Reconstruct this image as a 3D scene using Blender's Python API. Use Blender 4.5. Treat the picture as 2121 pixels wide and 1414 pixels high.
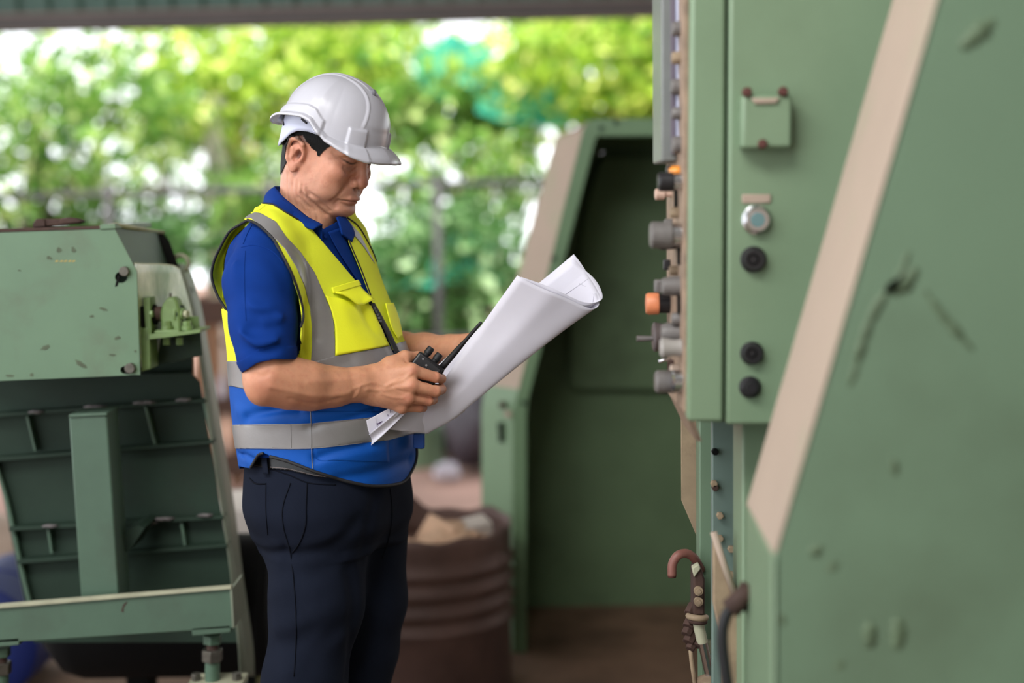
import bpy, math, random, sys
import numpy as np
from mathutils import Vector, Matrix
from mathutils.bvhtree import BVHTree
sc = bpy.context.scene
for o in list(bpy.data.objects): bpy.data.objects.remove(o)
# ------------------------------------------------------------------ camera
F, CX, CY = 2946.0, 1060.5, 707.0
CAMZ, PITCH, ROLL = 1.5, math.radians(5.18), 0.0134
cam_d = bpy.data.cameras.new('camera'); cam = bpy.data.objects.new('camera', cam_d)
sc.collection.objects.link(cam); sc.camera = cam
cam_d.sensor_width = 36; cam_d.lens = 50.0
cam_d.clip_end = 300; cam_d.clip_start = .05
RM = Matrix.Rotation(math.pi/2 - PITCH, 3, 'X') @ Matrix.Rotation(-ROLL, 3, 'Z')
cam.matrix_world = Matrix.Translation((0, 0, CAMZ)) @ RM.to_4x4()
cam_d.dof.use_dof = True; cam_d.dof.focus_distance = 2.69; cam_d.dof.aperture_fstop = 1.25
# ------------------------------------------------------------------ world, sun, light, exposure
w = bpy.data.worlds.new('sky'); sc.world = w; w.use_nodes = True
bg = w.node_tree.nodes['Background']; bg.inputs[0].default_value = (.93, .96, 1.0, 1); bg.inputs[1].default_value = 3.0
sd = bpy.data.lights.new('sun', 'SUN'); sd.energy = 8; sd.angle = .01; sd.color = (1, .95, .82)
sun = bpy.data.objects.new('sun', sd); sc.collection.objects.link(sun)
sun.rotation_euler = Vector((.35, .62, -1.0)).to_track_quat('-Z', 'Y').to_euler()
def area(name, loc, target, sx, sy, power, col=(1, 1, 1)):
    d = bpy.data.lights.new(name, 'AREA'); d.shape = 'RECTANGLE'; d.size = sx; d.size_y = sy; d.energy = power; d.color = col
    o = bpy.data.objects.new(name, d); sc.collection.objects.link(o); o.location = loc
    o.rotation_euler = (Vector(target) - Vector(loc)).to_track_quat('-Z', 'Y').to_euler(); return o
area('overhead_key', (-1.1, .9, 4.45), (.05, 2.8, 1.2), 3.0, 3.0, 460, (1, .985, .96))  # soft key lamp added overhead; the roof has no opening for it
vs = sc.view_settings; vs.view_transform = 'Standard'; vs.look = 'None'; vs.exposure = 0.0; vs.gamma = 1; vs.use_curve_mapping = False
sc.cycles.use_denoising = True
sc.cycles.max_bounces = 6; sc.cycles.transparent_max_bounces = 6
sc.cycles.sample_clamp_indirect = 6
RNG = random.Random(4); NR = np.random.RandomState(4)
# ------------------------------------------------------------------ pixel <-> space
RMn = np.array(RM)
def P(px, py, Y):
    d = RMn @ np.array([(px-CX)/F, -(py-CY)/F, -1.0]); return Vector(d*(Y/d[1]) + np.array([0, 0, CAMZ]))
def proj(v):
    c = (np.asarray(v, float) - np.array([0, 0, CAMZ])) @ RMn
    return np.stack([CX + F*c[..., 0]/-c[..., 2], CY - F*c[..., 1]/-c[..., 2]], -1)
def Zat(py, Y, px=CX): return P(px, py, Y).z
# ------------------------------------------------------------------ materials
def lin(c): return tuple(((x/255)/12.92 if x/255 <= .04045 else ((x/255+.055)/1.055)**2.4) for x in c)
MATS = {}
def mat(name, rgb, rough=.5, metal=0., var=0., vscale=6., dirt=None, dirt_amt=0., dscale=3., bump=0., bscale=60., sss=0., coat=0., spec=.5,
        trans=0., stretch=(1, 1, 1), attr=None, sheen=0., two=None):
    m = bpy.data.materials.new(name); m.use_nodes = True; nt = m.node_tree; N = nt.nodes; L = nt.links
    b = N['Principled BSDF']; b.inputs['Roughness'].default_value = rough; b.inputs['Metallic'].default_value = metal
    b.inputs['Specular IOR Level'].default_value = spec
    col = lin(rgb) + (1,)
    b.inputs['Base Color'].default_value = col
    if coat: b.inputs['Coat Weight'].default_value = coat; b.inputs['Coat Roughness'].default_value = .12
    if sss: b.inputs['Subsurface Weight'].default_value = sss; b.inputs['Subsurface Radius'].default_value = (.012, .004, .002); b.inputs['Subsurface Scale'].default_value = .5
    if sheen: b.inputs['Sheen Weight'].default_value = sheen
    geo = N.new('ShaderNodeNewGeometry'); mp = N.new('ShaderNodeMapping'); mp.inputs['Scale'].default_value = stretch
    L.new(geo.outputs['Position'], mp.inputs['Vector'])
    cur = None
    if attr:
        a = N.new('ShaderNodeAttribute'); a.attribute_name = attr; cur = a.outputs['Color']
    def noise(scale, detail=5):
        n = N.new('ShaderNodeTexNoise'); n.inputs['Scale'].default_value = scale; n.inputs['Detail'].default_value = detail; n.inputs['Roughness'].default_value = .6
        L.new(mp.outputs['Vector'], n.inputs['Vector']); return n.outputs['Fac']
    def mix(fac, A, B):
        x = N.new('ShaderNodeMix'); x.data_type = 'RGBA'
        if isinstance(fac, float): x.inputs[0].default_value = fac
        else: L.new(fac, x.inputs[0])
        for s, k in ((A, 6), (B, 7)):
            if isinstance(s, tuple): x.inputs[k].default_value = s
            else: L.new(s, x.inputs[k])
        return x.outputs[2]
    def ramp(src, lo, hi):
        r = N.new('ShaderNodeMapRange'); r.inputs[1].default_value = lo; r.inputs[2].default_value = hi; L.new(src, r.inputs[0]); return r.outputs[0]
    if var:
        c2 = tuple(max(0, x*(1-var)) for x in col[:3]) + (1,)
        if two: c2 = lin(two) + (1,)
        if cur is None: cur = mix(ramp(noise(vscale), .3, .7), col, c2)
        else:
            x = N.new('ShaderNodeMix'); x.data_type = 'RGBA'; x.blend_type = 'MULTIPLY'; L.new(ramp(noise(vscale), .3, .7), x.inputs[0])
            L.new(cur, x.inputs[6]); x.inputs[7].default_value = (1-var,)*3 + (1,); cur = x.outputs[2]
    if dirt:
        f = ramp(noise(dscale, 8), .52, .78); mm = N.new('ShaderNodeMath'); mm.operation = 'MULTIPLY'; L.new(f, mm.inputs[0]); mm.inputs[1].default_value = dirt_amt
        cur = mix(mm.outputs[0], cur or col, lin(dirt) + (1,))
    if cur is not None: L.new(cur, b.inputs['Base Color'])
    if bump:
        bn = N.new('ShaderNodeBump'); bn.inputs['Strength'].default_value = bump; bn.inputs['Distance'].default_value = .004
        L.new(noise(bscale, 4), bn.inputs['Height']); L.new(bn.outputs[0], b.inputs['Normal'])
    if trans:
        tr = N.new('ShaderNodeBsdfTranslucent'); mx = N.new('ShaderNodeMixShader'); mx.inputs[0].default_value = trans
        if cur is not None: L.new(cur, tr.inputs[0])
        else: tr.inputs[0].default_value = col
        L.new(b.outputs[0], mx.inputs[1]); L.new(tr.outputs[0], mx.inputs[2]); L.new(mx.outputs[0], N['Material Output'].inputs[0])
    MATS[name] = m; return m
# ------------------------------------------------------------------ objects
COL = sc.collection
def setp(o, label=None, cat=None, group=None, kind=None):
    for k, v in (('label', label), ('category', cat), ('group', group), ('kind', kind)):
        if v: o[k] = v
    return o
def thing(name, label, cat, loc, group=None, kind=None):
    o = bpy.data.objects.new(name, None); COL.objects.link(o); o.location = loc; o.empty_display_size = .05
    return setp(o, label, cat, group, kind)
def wloc(o):
    v = Vector((0, 0, 0))
    while o is not None: v += o.location; o = o.parent
    return v
def raw_obj(name, V, Fc, m, parent=None, smooth=True, bevel=0., solid=0., origin=None, cols=None, angle=35, mats=None, mi=None):
    """V world coordinates"""
    V = np.asarray([tuple(v) for v in V] if not isinstance(V, np.ndarray) else V, float)
    if parent is not None and origin is None: org = np.array(wloc(parent)); local = np.zeros(3)
    elif parent is None:
        org = np.array([(V[:, 0].min()+V[:, 0].max())/2, (V[:, 1].min()+V[:, 1].max())/2, V[:, 2].min()]) if origin is None else np.array(origin)
        local = org
    else: org = np.array(origin); local = org - np.array(wloc(parent))
    me = bpy.data.meshes.new(name)
    if isinstance(Fc, np.ndarray):
        k = Fc.shape[1]; n = len(Fc)
        me.vertices.add(len(V)); me.vertices.foreach_set('co', (V-org).astype(np.float32).ravel())
        me.loops.add(n*k); me.loops.foreach_set('vertex_index', Fc.astype(np.int32).ravel())
        me.polygons.add(n); me.polygons.foreach_set('loop_start', np.arange(0, n*k, k, dtype=np.int32))
        me.update(calc_edges=True); me.validate()
    else:
        me.from_pydata([tuple(v) for v in (V-org)], [], [tuple(f) for f in Fc]); me.update()
    if cols is not None:
        ca = me.color_attributes.new('Col', 'FLOAT_COLOR', 'POINT')
        ca.data.foreach_set('color', np.concatenate([cols, np.ones((len(cols), 1))], 1).astype(np.float32).ravel())
    o = bpy.data.objects.new(name, me); COL.objects.link(o)
    for mm in (mats or [m]): me.materials.append(mm)
    if mi is not None: me.polygons.foreach_set('material_index', np.asarray(mi, np.int32))
    o.location = local
    if parent is not None: o.parent = parent
    if smooth and smooth != 'auto': me.polygons.foreach_set('use_smooth', [True]*len(me.polygons))
    elif smooth == 'auto':
        me.polygons.foreach_set('use_smooth', [True]*len(me.polygons))
        me.set_sharp_from_angle(angle=math.radians(angle))
    if solid:
        s = o.modifiers.new('thickness', 'SOLIDIFY'); s.thickness = solid; s.offset = -1
    if bevel:
        b = o.modifiers.new('bevel', 'BEVEL'); b.width = bevel; b.segments = 2; b.limit_method = 'ANGLE'; b.angle_limit = math.radians(40)
        me.polygons.foreach_set('use_smooth', [True]*len(me.polygons)); b.harden_normals = False
        me.set_sharp_from_angle(angle=math.radians(50))
    return o
def V3(*a): return Vector(a)
def frame(axis):
    a = Vector(axis).normalized(); h = Vector((0, 0, 1)) if abs(a.z) < .9 else Vector((1, 0, 0))
    u = a.cross(h).normalized(); return u, a.cross(u).normalized(), a
class MB:
    def __init__(s): s.V = []; s.F = []
    def add(s, V, Fc):
        n = len(s.V); s.V += [Vector(v) for v in V]; s.F += [tuple(i+n for i in f) for f in Fc]; return s
    def box(s, lo, hi):
        x0, y0, z0 = lo; x1, y1, z1 = hi
        return s.add([(x0, y0, z0), (x1, y0, z0), (x1, y1, z0), (x0, y1, z0), (x0, y0, z1), (x1, y0, z1), (x1, y1, z1), (x0, y1, z1)],
                     [(0, 3, 2, 1), (4, 5, 6, 7), (0, 1, 5, 4), (1, 2, 6, 5), (2, 3, 7, 6), (3, 0, 4, 7)])
    def prism(s, pts, vec):
        """polygon (3-D points) pushed along vec"""
        pts = [Vector(p) for p in pts]; vec = Vector(vec); n = len(pts)
        nrm = sum(((pts[i]-pts[0]).cross(pts[(i+1) % n]-pts[0]) for i in range(1, n-1)), Vector())
        if nrm.dot(vec) > 0: pts = pts[::-1]
        return s.add(pts + [p+vec for p in pts], [tuple(range(n)), tuple(range(2*n-1, n-1, -1))] + [(i, n+i, n+(i+1) % n, (i+1) % n) for i in range(n)])
    def pprism(s, px, Y, vec): return s.prism([P(x, y, Y) for x, y in px], vec if not isinstance(vec, (int, float)) else (0, vec, 0))
    def cyl(s, a, b, r0, r1=None, n=16, caps=True):
        a, b = Vector(a), Vector(b); r1 = r0 if r1 is None else r1; u, v, _ = frame(b-a)
        ring = lambda c, r: [c + (u*math.cos(t)+v*math.sin(t))*r for t in [2*math.pi*i/n for i in range(n)]]
        fs = [((i+1) % n, n+(i+1) % n, n+i, i) for i in range(n)]
        fs = [f[::-1] for f in fs]
        if caps: fs += [tuple(range(n)), tuple(range(2*n-1, n-1, -1))]
        return s.add(ring(a, r0)+ring(b, r1), fs)
    def lathe(s, a, axis, prof, n=20):
        """prof [(distance along axis, radius)]"""
        a = Vector(a); u, v, w_ = frame(axis); VV = []; FF = []
        for d, r in prof: VV += [a + w_*d + (u*math.cos(2*math.pi*i/n)+v*math.sin(2*math.pi*i/n))*max(r, 1e-5) for i in range(n)]
        for k in range(len(prof)-1):
            for i in range(n): j = (i+1) % n; FF.append((k*n+i, k*n+j, (k+1)*n+j, (k+1)*n+i))
        FF += [tuple(range(n-1, -1, -1)), tuple((len(prof)-1)*n+i for i in range(n))]
        return s.add(VV, FF)
    def tube(s, pts, r, n=10):
        pts = [Vector(p) for p in pts]; rs = r if isinstance(r, (list, tuple)) else [r]*len(pts); VV = []; FF = []
        u0 = None
        for k, p in enumerate(pts):
            t = (pts[min(k+1, len(pts)-1)] - pts[max(k-1, 0)]).normalized()
            if u0 is None: u0, _, _ = frame(t)
            u0 = (u0 - t*u0.dot(t)).normalized(); v0 = t.cross(u0)
            VV += [p + (u0*math.cos(2*math.pi*i/n)+v0*math.sin(2*math.pi*i/n))*rs[k] for i in range(n)]
        for k in range(len(pts)-1):
            for i in range(n): j = (i+1) % n; FF.append((k*n+i, k*n+j, (k+1)*n+j, (k+1)*n+i))
        FF += [tuple(range(n-1, -1, -1)), tuple((len(pts)-1)*n+i for i in range(n))]
        return s.add(VV, FF)
    def hexbolt(s, a, axis, r, h, n=6): return s.cyl(a, Vector(a)+Vector(axis).normalized()*h, r, n=n)
    def torus(s, c, axis, R, r, n=24, m=8, a0=0, a1=2*math.pi):
        u, v, w_ = frame(axis); full = abs(a1-a0-2*math.pi) < 1e-6; k = n if full else n+1
        pts = [Vector(c)+(u*math.cos(a0+(a1-a0)*i/n)+v*math.sin(a0+(a1-a0)*i/n))*R for i in range(k)]
        if not full: return s.tube(pts, r, m)
        VV = []; FF = []
        for i in range(n):
            d = (pts[i]-Vector(c)).normalized()
            VV += [pts[i] + (d*math.cos(2*math.pi*j/m)+w_*math.sin(2*math.pi*j/m))*r for j in range(m)]
        for i in range(n):
            for j in range(m): FF.append((i*m+j, ((i+1) % n)*m+j, ((i+1) % n)*m+(j+1) % m, i*m+(j+1) % m))
        return s.add(VV, FF)
    def obj(s, name, m, parent=None, smooth='auto', bevel=0., **k): return raw_obj(name, s.V, s.F, m, parent, smooth, bevel, **k)
def grid_faces(nu, nv, closed_u=False):
    f = []
    for i in range(nu if closed_u else nu-1):
        for j in range(nv-1): i2 = (i+1) % nu; f.append((i*nv+j, i2*nv+j, i2*nv+j+1, i*nv+j+1))
    return f
def spline(pts, n):
    """Catmull-Rom through points, n samples"""
    p = np.asarray([tuple(q) for q in pts], float); k = len(p)
    if k < 3: t = np.linspace(0, 1, n)[:, None]; return p[0]*(1-t)+p[-1]*t
    pp = np.vstack([2*p[0]-p[1], p, 2*p[-1]-p[-2]]); t = np.linspace(0, k-1-1e-9, n); i = t.astype(int); f = (t-i)[:, None]
    a, b, c, d = pp[i], pp[i+1], pp[i+2], pp[i+3]
    return .5*((2*b)+(c-a)*f+(2*a-5*b+4*c-d)*f**2+(3*b-a-3*c+d)*f**3)
# ------------------------------------------------------------------ distance fields -> meshes
class SDF:
    def __init__(s, lo, hi, h):
        s.lo = np.array(lo, np.float32); s.h = h; s.n = np.ceil((np.array(hi)-s.lo)/h).astype(int)+1
        s.v = np.full(s.n, .2, np.float32)
    def blk(s, lo, hi):
        i0 = np.clip(np.floor((np.array(lo)-s.lo)/s.h).astype(int), 0, s.n-1); i1 = np.clip(np.ceil((np.array(hi)-s.lo)/s.h).astype(int)+1, 1, s.n)
        sl = tuple(slice(a, b) for a, b in zip(i0, i1))
        ax = [(s.lo[k]+s.h*np.arange(i0[k], i1[k])).astype(np.float32) for k in range(3)]
        return sl, ax[0][:, None, None], ax[1][None, :, None], ax[2][None, None, :]
    def comb(s, sl, d, k, sub=False):
        a = s.v[sl]
        if sub: a, d = -a, d
        if k > 0:
            h = np.maximum(k-np.abs(a-d), 0)/k; r = np.minimum(a, d)-h*h*k*.25
        else: r = np.minimum(a, d)
        s.v[sl] = -r if sub else r
    def ell(s, c, r, R=None, k=.01, sub=False):
        c = np.array(c); r = np.array(r); m = r.max()+k+4*s.h
        sl, X, Y, Z = s.blk(c-m, c+m); x, y, z = X-c[0], Y-c[1], Z-c[2]
        if R is not None:
            R = np.array(R).T; x, y, z = (R[i, 0]*x+R[i, 1]*y+R[i, 2]*z for i in range(3))
        k0 = np.sqrt((x/r[0])**2+(y/r[1])**2+(z/r[2])**2); k1 = np.sqrt((x/r[0]**2)**2+(y/r[1]**2)**2+(z/r[2]**2)**2)
        s.comb(sl, k0*(k0-1)/np.maximum(k1, 1e-6), k, sub)
    def cap(s, a, b, ra, rb=None, k=.01, sub=False):
        a = np.array(a, float); b = np.array(b, float); rb = ra if rb is None else rb; m = max(ra, rb)+k+4*s.h
        sl, X, Y, Z = s.blk(np.minimum(a, b)-m, np.maximum(a, b)+m); e = b-a; L2 = max((e*e).sum(), 1e-9)
        t = np.clip(((X-a[0])*e[0]+(Y-a[1])*e[1]+(Z-a[2])*e[2])/L2, 0, 1)
        d = np.sqrt((X-a[0]-t*e[0])**2+(Y-a[1]-t*e[1])**2+(Z-a[2]-t*e[2])**2)-(ra+(rb-ra)*t)
        s.comb(sl, d, k, sub)
    def chain(s, pts, rs, k=.006, kj=None):
        for i in range(len(pts)-1): s.cap(pts[i], pts[i+1], rs[i], rs[i+1], k if i == 0 or kj is None else kj)
    def dline(s, pts, w, amt):
        """raise (amt<0) or groove (amt>0) along a polyline"""
        pts = np.asarray([tuple(p) for p in pts], float)
        sl, X, Y, Z = s.blk(pts.min(0)-3*w, pts.max(0)+3*w); D = None
        for a, b in zip(pts[:-1], pts[1:]):
            e = b-a; L2 = max((e*e).sum(), 1e-9); t = np.clip(((X-a[0])*e[0]+(Y-a[1])*e[1]+(Z-a[2])*e[2])/L2, 0, 1)
            d = (X-a[0]-t*e[0])**2+(Y-a[1]-t*e[1])**2+(Z-a[2]-t*e[2])**2; D = d if D is None else np.minimum(D, d)
        s.v[sl] += amt*np.exp(-D/(w*w))
    def loft(s, rows, fwd, k=.01, n=2.3):
        """rows (z, cx, cy, a lateral, b depth); fwd = facing unit (x,y)"""
        rows = np.array(sorted(rows)); m = rows[:, 3:5].max()+.05
        sl, X, Y, Z = s.blk([rows[:, 1].min()-m, rows[:, 2].min()-m, rows[0, 0]-.02], [rows[:, 1].max()+m, rows[:, 2].max()+m, rows[-1, 0]+.02])
        z = Z.ravel(); zz = np.clip(z, rows[0, 0], rows[-1, 0])
        from_z = [smooth_interp(zz, rows[:, 0], rows[:, i])[None, None, :] for i in range(1, 5)]
        x = X-from_z[0]; y = Y-from_z[1]; u = -x*fwd[1]+y*fwd[0]; v = x*fwd[0]+y*fwd[1]
        r = (np.abs(u/from_z[2])**n+np.abs(v/from_z[3])**n)**(1/n); q = np.sqrt(u*u+v*v)
        d = q-q/np.maximum(r, 1e-3); d = np.maximum(d, np.abs(Z-(rows[0, 0]+rows[-1, 0])/2)-(rows[-1, 0]-rows[0, 0])/2)
        s.comb(sl, d.astype(np.float32), k)
    def get(s, p):
        q = (np.asarray(p)-s.lo)/s.h; i = np.clip(np.floor(q).astype(int), 0, s.n-2); f = np.clip(q-i, 0, 1); r = 0
        for a in (0, 1):
            for b in (0, 1):
                for c in (0, 1):
                    wgt = (f[..., 0] if a else 1-f[..., 0])*(f[..., 1] if b else 1-f[..., 1])*(f[..., 2] if c else 1-f[..., 2])
                    r = r+wgt*s.v[i[..., 0]+a, i[..., 1]+b, i[..., 2]+c]
        return r
    def hit(s, o, d, n=400, L=None, iso=0.):
        """first crossing along a ray"""
        o = np.array(o, float); d = np.array(d, float); t = np.linspace(0, L or .3, n); v = s.get(o+t[:, None]*d)-iso
        k = np.where((v[:-1] > 0) & (v[1:] <= 0))[0]
        if not len(k): return None
        i = k[0]; f = v[i]/(v[i]-v[i+1]); return o+d*(t[i]+f*(t[i+1]-t[i]))
    def mesh(s, iso=0.): return nets(s.v-iso, s.lo, s.h)
def smooth_interp(x, xp, fp):
    """monotone-ish cubic through rows"""
    m = np.gradient(fp, xp); i = np.clip(np.searchsorted(xp, x)-1, 0, len(xp)-2); h = xp[i+1]-xp[i]; t = (x-xp[i])/h
    return (2*t**3-3*t**2+1)*fp[i]+(t**3-2*t**2+t)*h*m[i]+(-2*t**3+3*t**2)*fp[i+1]+(t**3-t**2)*h*m[i+1]
def nets(v, lo, h):
    ins = v < 0; c = np.zeros(tuple(np.array(v.shape)-1), np.int8)
    for a in (0, 1):
        for b in (0, 1):
            for d in (0, 1): c += ins[a:v.shape[0]-1+a, b:v.shape[1]-1+b, d:v.shape[2]-1+d]
    act = (c > 0) & (c < 8); idx = np.full(c.shape, -1, np.int32); I = np.argwhere(act); idx[act] = np.arange(len(I))
    acc = np.zeros((len(I), 3)); cnt = np.zeros(len(I))
    cor = {}
    for a in (0, 1):
        for b in (0, 1):
            for d in (0, 1): cor[a, b, d] = v[I[:, 0]+a, I[:, 1]+b, I[:, 2]+d].astype(float)
    for k in range(3):
        for p in (0, 1):
            for q in (0, 1):
                A = [p, q]; A.insert(k, 0); B = [p, q]; B.insert(k, 1); va, vb = cor[tuple(A)], cor[tuple(B)]
                cr = (va < 0) != (vb < 0); t = np.where(cr, va/np.where(cr, va-vb, 1), 0)
                pos = np.tile(np.array(A, float), (len(I), 1)); pos[:, k] = t; acc[cr] += pos[cr]; cnt[cr] += 1
    V = (I+acc/np.maximum(cnt, 1)[:, None])*h+np.array(lo); T = []
    for k in range(3):
        o1, o2 = [(1, 2), (2, 0), (0, 1)][k]
        s0 = [slice(1, -1)]*3; s0[k] = slice(0, -1); s1 = list(s0); s1[k] = slice(1, None)
        a, b = ins[tuple(s0)], ins[tuple(s1)]; E = np.argwhere(a != b); off = np.ones(3, int); off[k] = 0; G = E+off
        fl = a[tuple(E.T)]
        def cell(d1, d2):
            g = G.copy(); g[:, o1] -= d1; g[:, o2] -= d2; return idx[tuple(g.T)]
        q = np.stack([cell(1, 1), cell(0, 1), cell(0, 0), cell(1, 0)], 1); q[~fl] = q[~fl][:, ::-1]; T.append(q)
    return V, np.concatenate(T)
def tri(q): return np.concatenate([q[:, [0, 1, 2]], q[:, [0, 2, 3]]]) if q.shape[1] == 4 else q
def clip(V, T, f):
    """keep the part of a triangle mesh where f>0, cut exactly along f=0"""
    T = tri(T); f = np.where(np.abs(f) < 1e-7, 1e-7, f); s = f[T] > 0; n = s.sum(1); out = [T[n == 3]]; nv = len(V)
    NV = []; keys = {}
    def roll(m, one):
        t = T[m]; ss = s[m]; k = np.argmax(ss == one, 1); r = np.arange(len(t)); return t[r, k], t[r, (k+1) % 3], t[r, (k+2) % 3]
    def cut(a, b):
        lo, hi = np.minimum(a, b), np.maximum(a, b); t = f[lo]/(f[lo]-f[hi]); p = V[lo]*(1-t)[:, None]+V[hi]*t[:, None]
        ids = np.empty(len(a), int)
        for i, kk in enumerate(zip(lo.tolist(), hi.tolist())):
            if kk not in keys: keys[kk] = nv+len(NV); NV.append(p[i])
            ids[i] = keys[kk]
        return ids
    a, b, c = roll(n == 1, True)
    if len(a): ab, ac = cut(a, b), cut(a, c); out.append(np.stack([a, ab, ac], 1))
    a, b, c = roll(n == 2, False)
    if len(a): ab, ac = cut(a, b), cut(a, c); out += [np.stack([ab, b, c], 1), np.stack([ab, c, ac], 1)]
    V2 = np.concatenate([V, np.array(NV)]) if NV else V; T2 = np.concatenate(out)
    u, inv = np.unique(T2, return_inverse=True); return V2[u], inv.reshape(T2.shape)
def poly_sd(p, poly):
    """signed distance in pixels, >0 inside"""
    poly = np.asarray(poly, float); D = np.full(len(p), 1e18); ins = np.zeros(len(p), bool)
    for a, b in zip(poly, np.roll(poly, -1, 0)):
        e = b-a; t = np.clip(((p-a)@e)/max(e@e, 1e-9), 0, 1); d = p-a-t[:, None]*e; D = np.minimum(D, (d*d).sum(1))
        c = (a[1] > p[:, 1]) != (b[1] > p[:, 1])
        with np.errstate(divide='ignore', invalid='ignore'): x = a[0]+(p[:, 1]-a[1])*(b[0]-a[0])/(b[1]-a[1])
        ins ^= c & (p[:, 0] < x)
    return np.where(ins, 1, -1)*np.sqrt(D)
def lineY(px, pts): pts = np.asarray(pts, float); return np.interp(px, pts[:, 0], pts[:, 1])
def bvh(V, T): return BVHTree.FromPolygons([tuple(v) for v in V], [tuple(int(i) for i in t) for t in T])
def cast(b, px, py, lift=0.):
    o = Vector((0, 0, CAMZ)); d = (P(px, py, 2.8)-o).normalized(); h = b.ray_cast(o, d)
    if h[0] is None: return None, None
    n = h[1] if h[1].dot(d) < 0 else -h[1]; return h[0]+n*lift, n
def drape(b, pts, n, lift=0.001):
    out = []
    for x, y in spline(pts, n):
        p, nn = cast(b, x, y, lift)
        if p is not None: out.append(p)
    return out
def drape_tube(name, b, pts, r, m, parent, n=40, lift=.0005, sides=6):
    q = drape(b, pts, n, lift)
    if len(q) < 3: return None
    q = [Vector(v) for v in spline(q[::2] if len(q) > 12 else q, n)]
    return MB().tube(q, r, sides).obj(name, m, parent, smooth=True)
# ================================================================== SHED AND GROUND
M_floor = mat('oily_concrete', (128, 102, 84), .85, spec=.2, var=.45, vscale=3.2, dirt=(60, 48, 40), dirt_amt=.7, dscale=1.6, bump=.5, bscale=40)
M_ground = mat('pinkish_dirt', (172, 136, 122), .95, var=.35, vscale=2.5, dirt=(130, 104, 92), dirt_amt=.6, dscale=1.2, bump=.6, bscale=18)
M_corr = mat('green_roof_sheet', (62, 92, 80), .5, var=.2, vscale=4); M_beamc = mat('eave_beam_paint', (84, 76, 74), .6, var=.25, vscale=3); M_steelroof = mat('roof_inside_sheet', (150, 152, 150), .6, var=.15, vscale=2)
def slab(name, lo, hi, m, kind='structure'):
    o = MB().box(lo, hi).obj(name, m, None, smooth=False); o['kind'] = kind; return o
slab('floor', (-6, -4, -.12), (7, 6.3, 0), M_floor)
slab('ground', (-16, 6.3, -.2), (16, 32, -.02), M_ground)
# eave beam and corrugated sheet above it
a, b = P(-260, 70, 7.6), P(1660, 24, 7.5); c = P(-260, 40, 7.6)
hz = a.z-0
bm_ = MB().prism([a, b, b+Vector((0, 0, .075)), a+Vector((0, 0, .075))], (0, .12, 0)).obj('trim_1', M_beamc, None); bm_['kind'] = 'structure'
lip_ = MB().prism([a+Vector((0, -.015, .075)), b+Vector((0, -.015, .075)), b+Vector((0, -.015, .088)), a+Vector((0, -.015, .088))], (0, .14, 0)).obj('trim_2', mat('eave_lip', (128, 112, 104), .6), None); lip_['kind'] = 'structure'
def corrugated(name, p0, p1, up, pitch, amp, m):
    n = int((p1-p0).length/pitch)*6; V = []; d = (p1-p0)/n; nr = (p1-p0).cross(up).normalized()
    for i in range(n+1):
        k = (i % 6); off = (0, 0, 1, 1, 1, 0)[k]*amp
        V += [p0+d*i+nr*off, p0+d*i+nr*off+up]
    o = raw_obj(name, V, grid_faces(n+1, 2), m, None, False, solid=.002); o['kind'] = 'structure'; return o
corrugated('wall_eave', a+Vector((0, .02, .09)), b+Vector((0, .02, .09)), Vector((0, 0, .62)), .16, .02, M_corr)
ro = MB().prism([V3(-6, -4.2, 5.0), V3(-6, 7.75, 2.85), V3(-6, 7.75, 2.9), V3(-6, -4.2, 5.05)], (13.5, 0, 0)).obj('roof', M_steelroof, None, smooth=False); ro['kind'] = 'structure'
M_wall = mat('wall_bounce_paint', (206, 204, 194), .8, var=.1, vscale=2)  # kept pale so the unseen walls bounce fill light
slab('wall_unseen_front', (-2.0, -4.3, 0), (7.6, -4.2, 5.1), M_wall)  # unseen wall added to cut flat fill; left end stays open for sky light
slab('wall_unseen_right', (7.0, -4.2, 0), (7.1, 6.3, 5.0), M_wall)  # unseen wall added to limit and bounce light from this side
# ================================================================== PERSON
FAST = False
def rot_head():
    return np.array((Matrix.Rotation(math.radians(-25), 3, 'Z') @ Matrix.Rotation(math.radians(21), 3, 'Y')))
RH = rot_head()
LEFT = np.array([math.sin(math.radians(25)), math.cos(math.radians(25)), 0]); FWD = np.array([math.cos(math.radians(25)), -math.sin(math.radians(25)), 0])
HO = np.array(P(628, 325, 2.735)) + .072*LEFT
def h2w(p): return np.asarray(p) @ RH.T + HO
def w2h(p): return (np.asarray(p)-HO) @ RH
M_skin = mat('skin', (205, 150, 122), .48, attr='Col', var=.14, vscale=60, dirt=(178, 98, 80), dirt_amt=.42, dscale=110, bump=.15, bscale=650, sss=.12, spec=.4)
M_hair = mat('hair', (10, 9, 9), .6, spec=.2, var=.3, vscale=300, stretch=(1, 1, .15), bump=.5, bscale=700)
M_shirt = mat('polo_knit', (6, 50, 126), .85, var=.15, vscale=14, bump=.25, bscale=900, spec=.15)
M_yel = mat('fluorescent_yellow_mesh', (246, 255, 62), .75, spec=.2, var=.04, vscale=9, bump=.25, bscale=800, trans=.12)
M_yel2 = mat('fluorescent_yellow_solid', (250, 255, 52), .62, spec=.25, var=.04, vscale=9, bump=.1, bscale=300)
M_blu = mat('vest_blue_cloth', (0, 78, 168), .65, var=.15, vscale=9, bump=.12, bscale=600, spec=.25)
M_grey = mat('reflective_tape', (142, 140, 140), .42, metal=.25, var=.12, vscale=16, bump=.06, bscale=200)
M_pipe = mat('black_piping', (22, 22, 26), .7)
M_navy = mat('navy_trouser_cloth', (23, 28, 41), .9, var=.2, vscale=9, bump=.2, bscale=900, spec=.08)
M_seam = mat('navy_seam', (12, 15, 24), .9, spec=.1)
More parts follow.
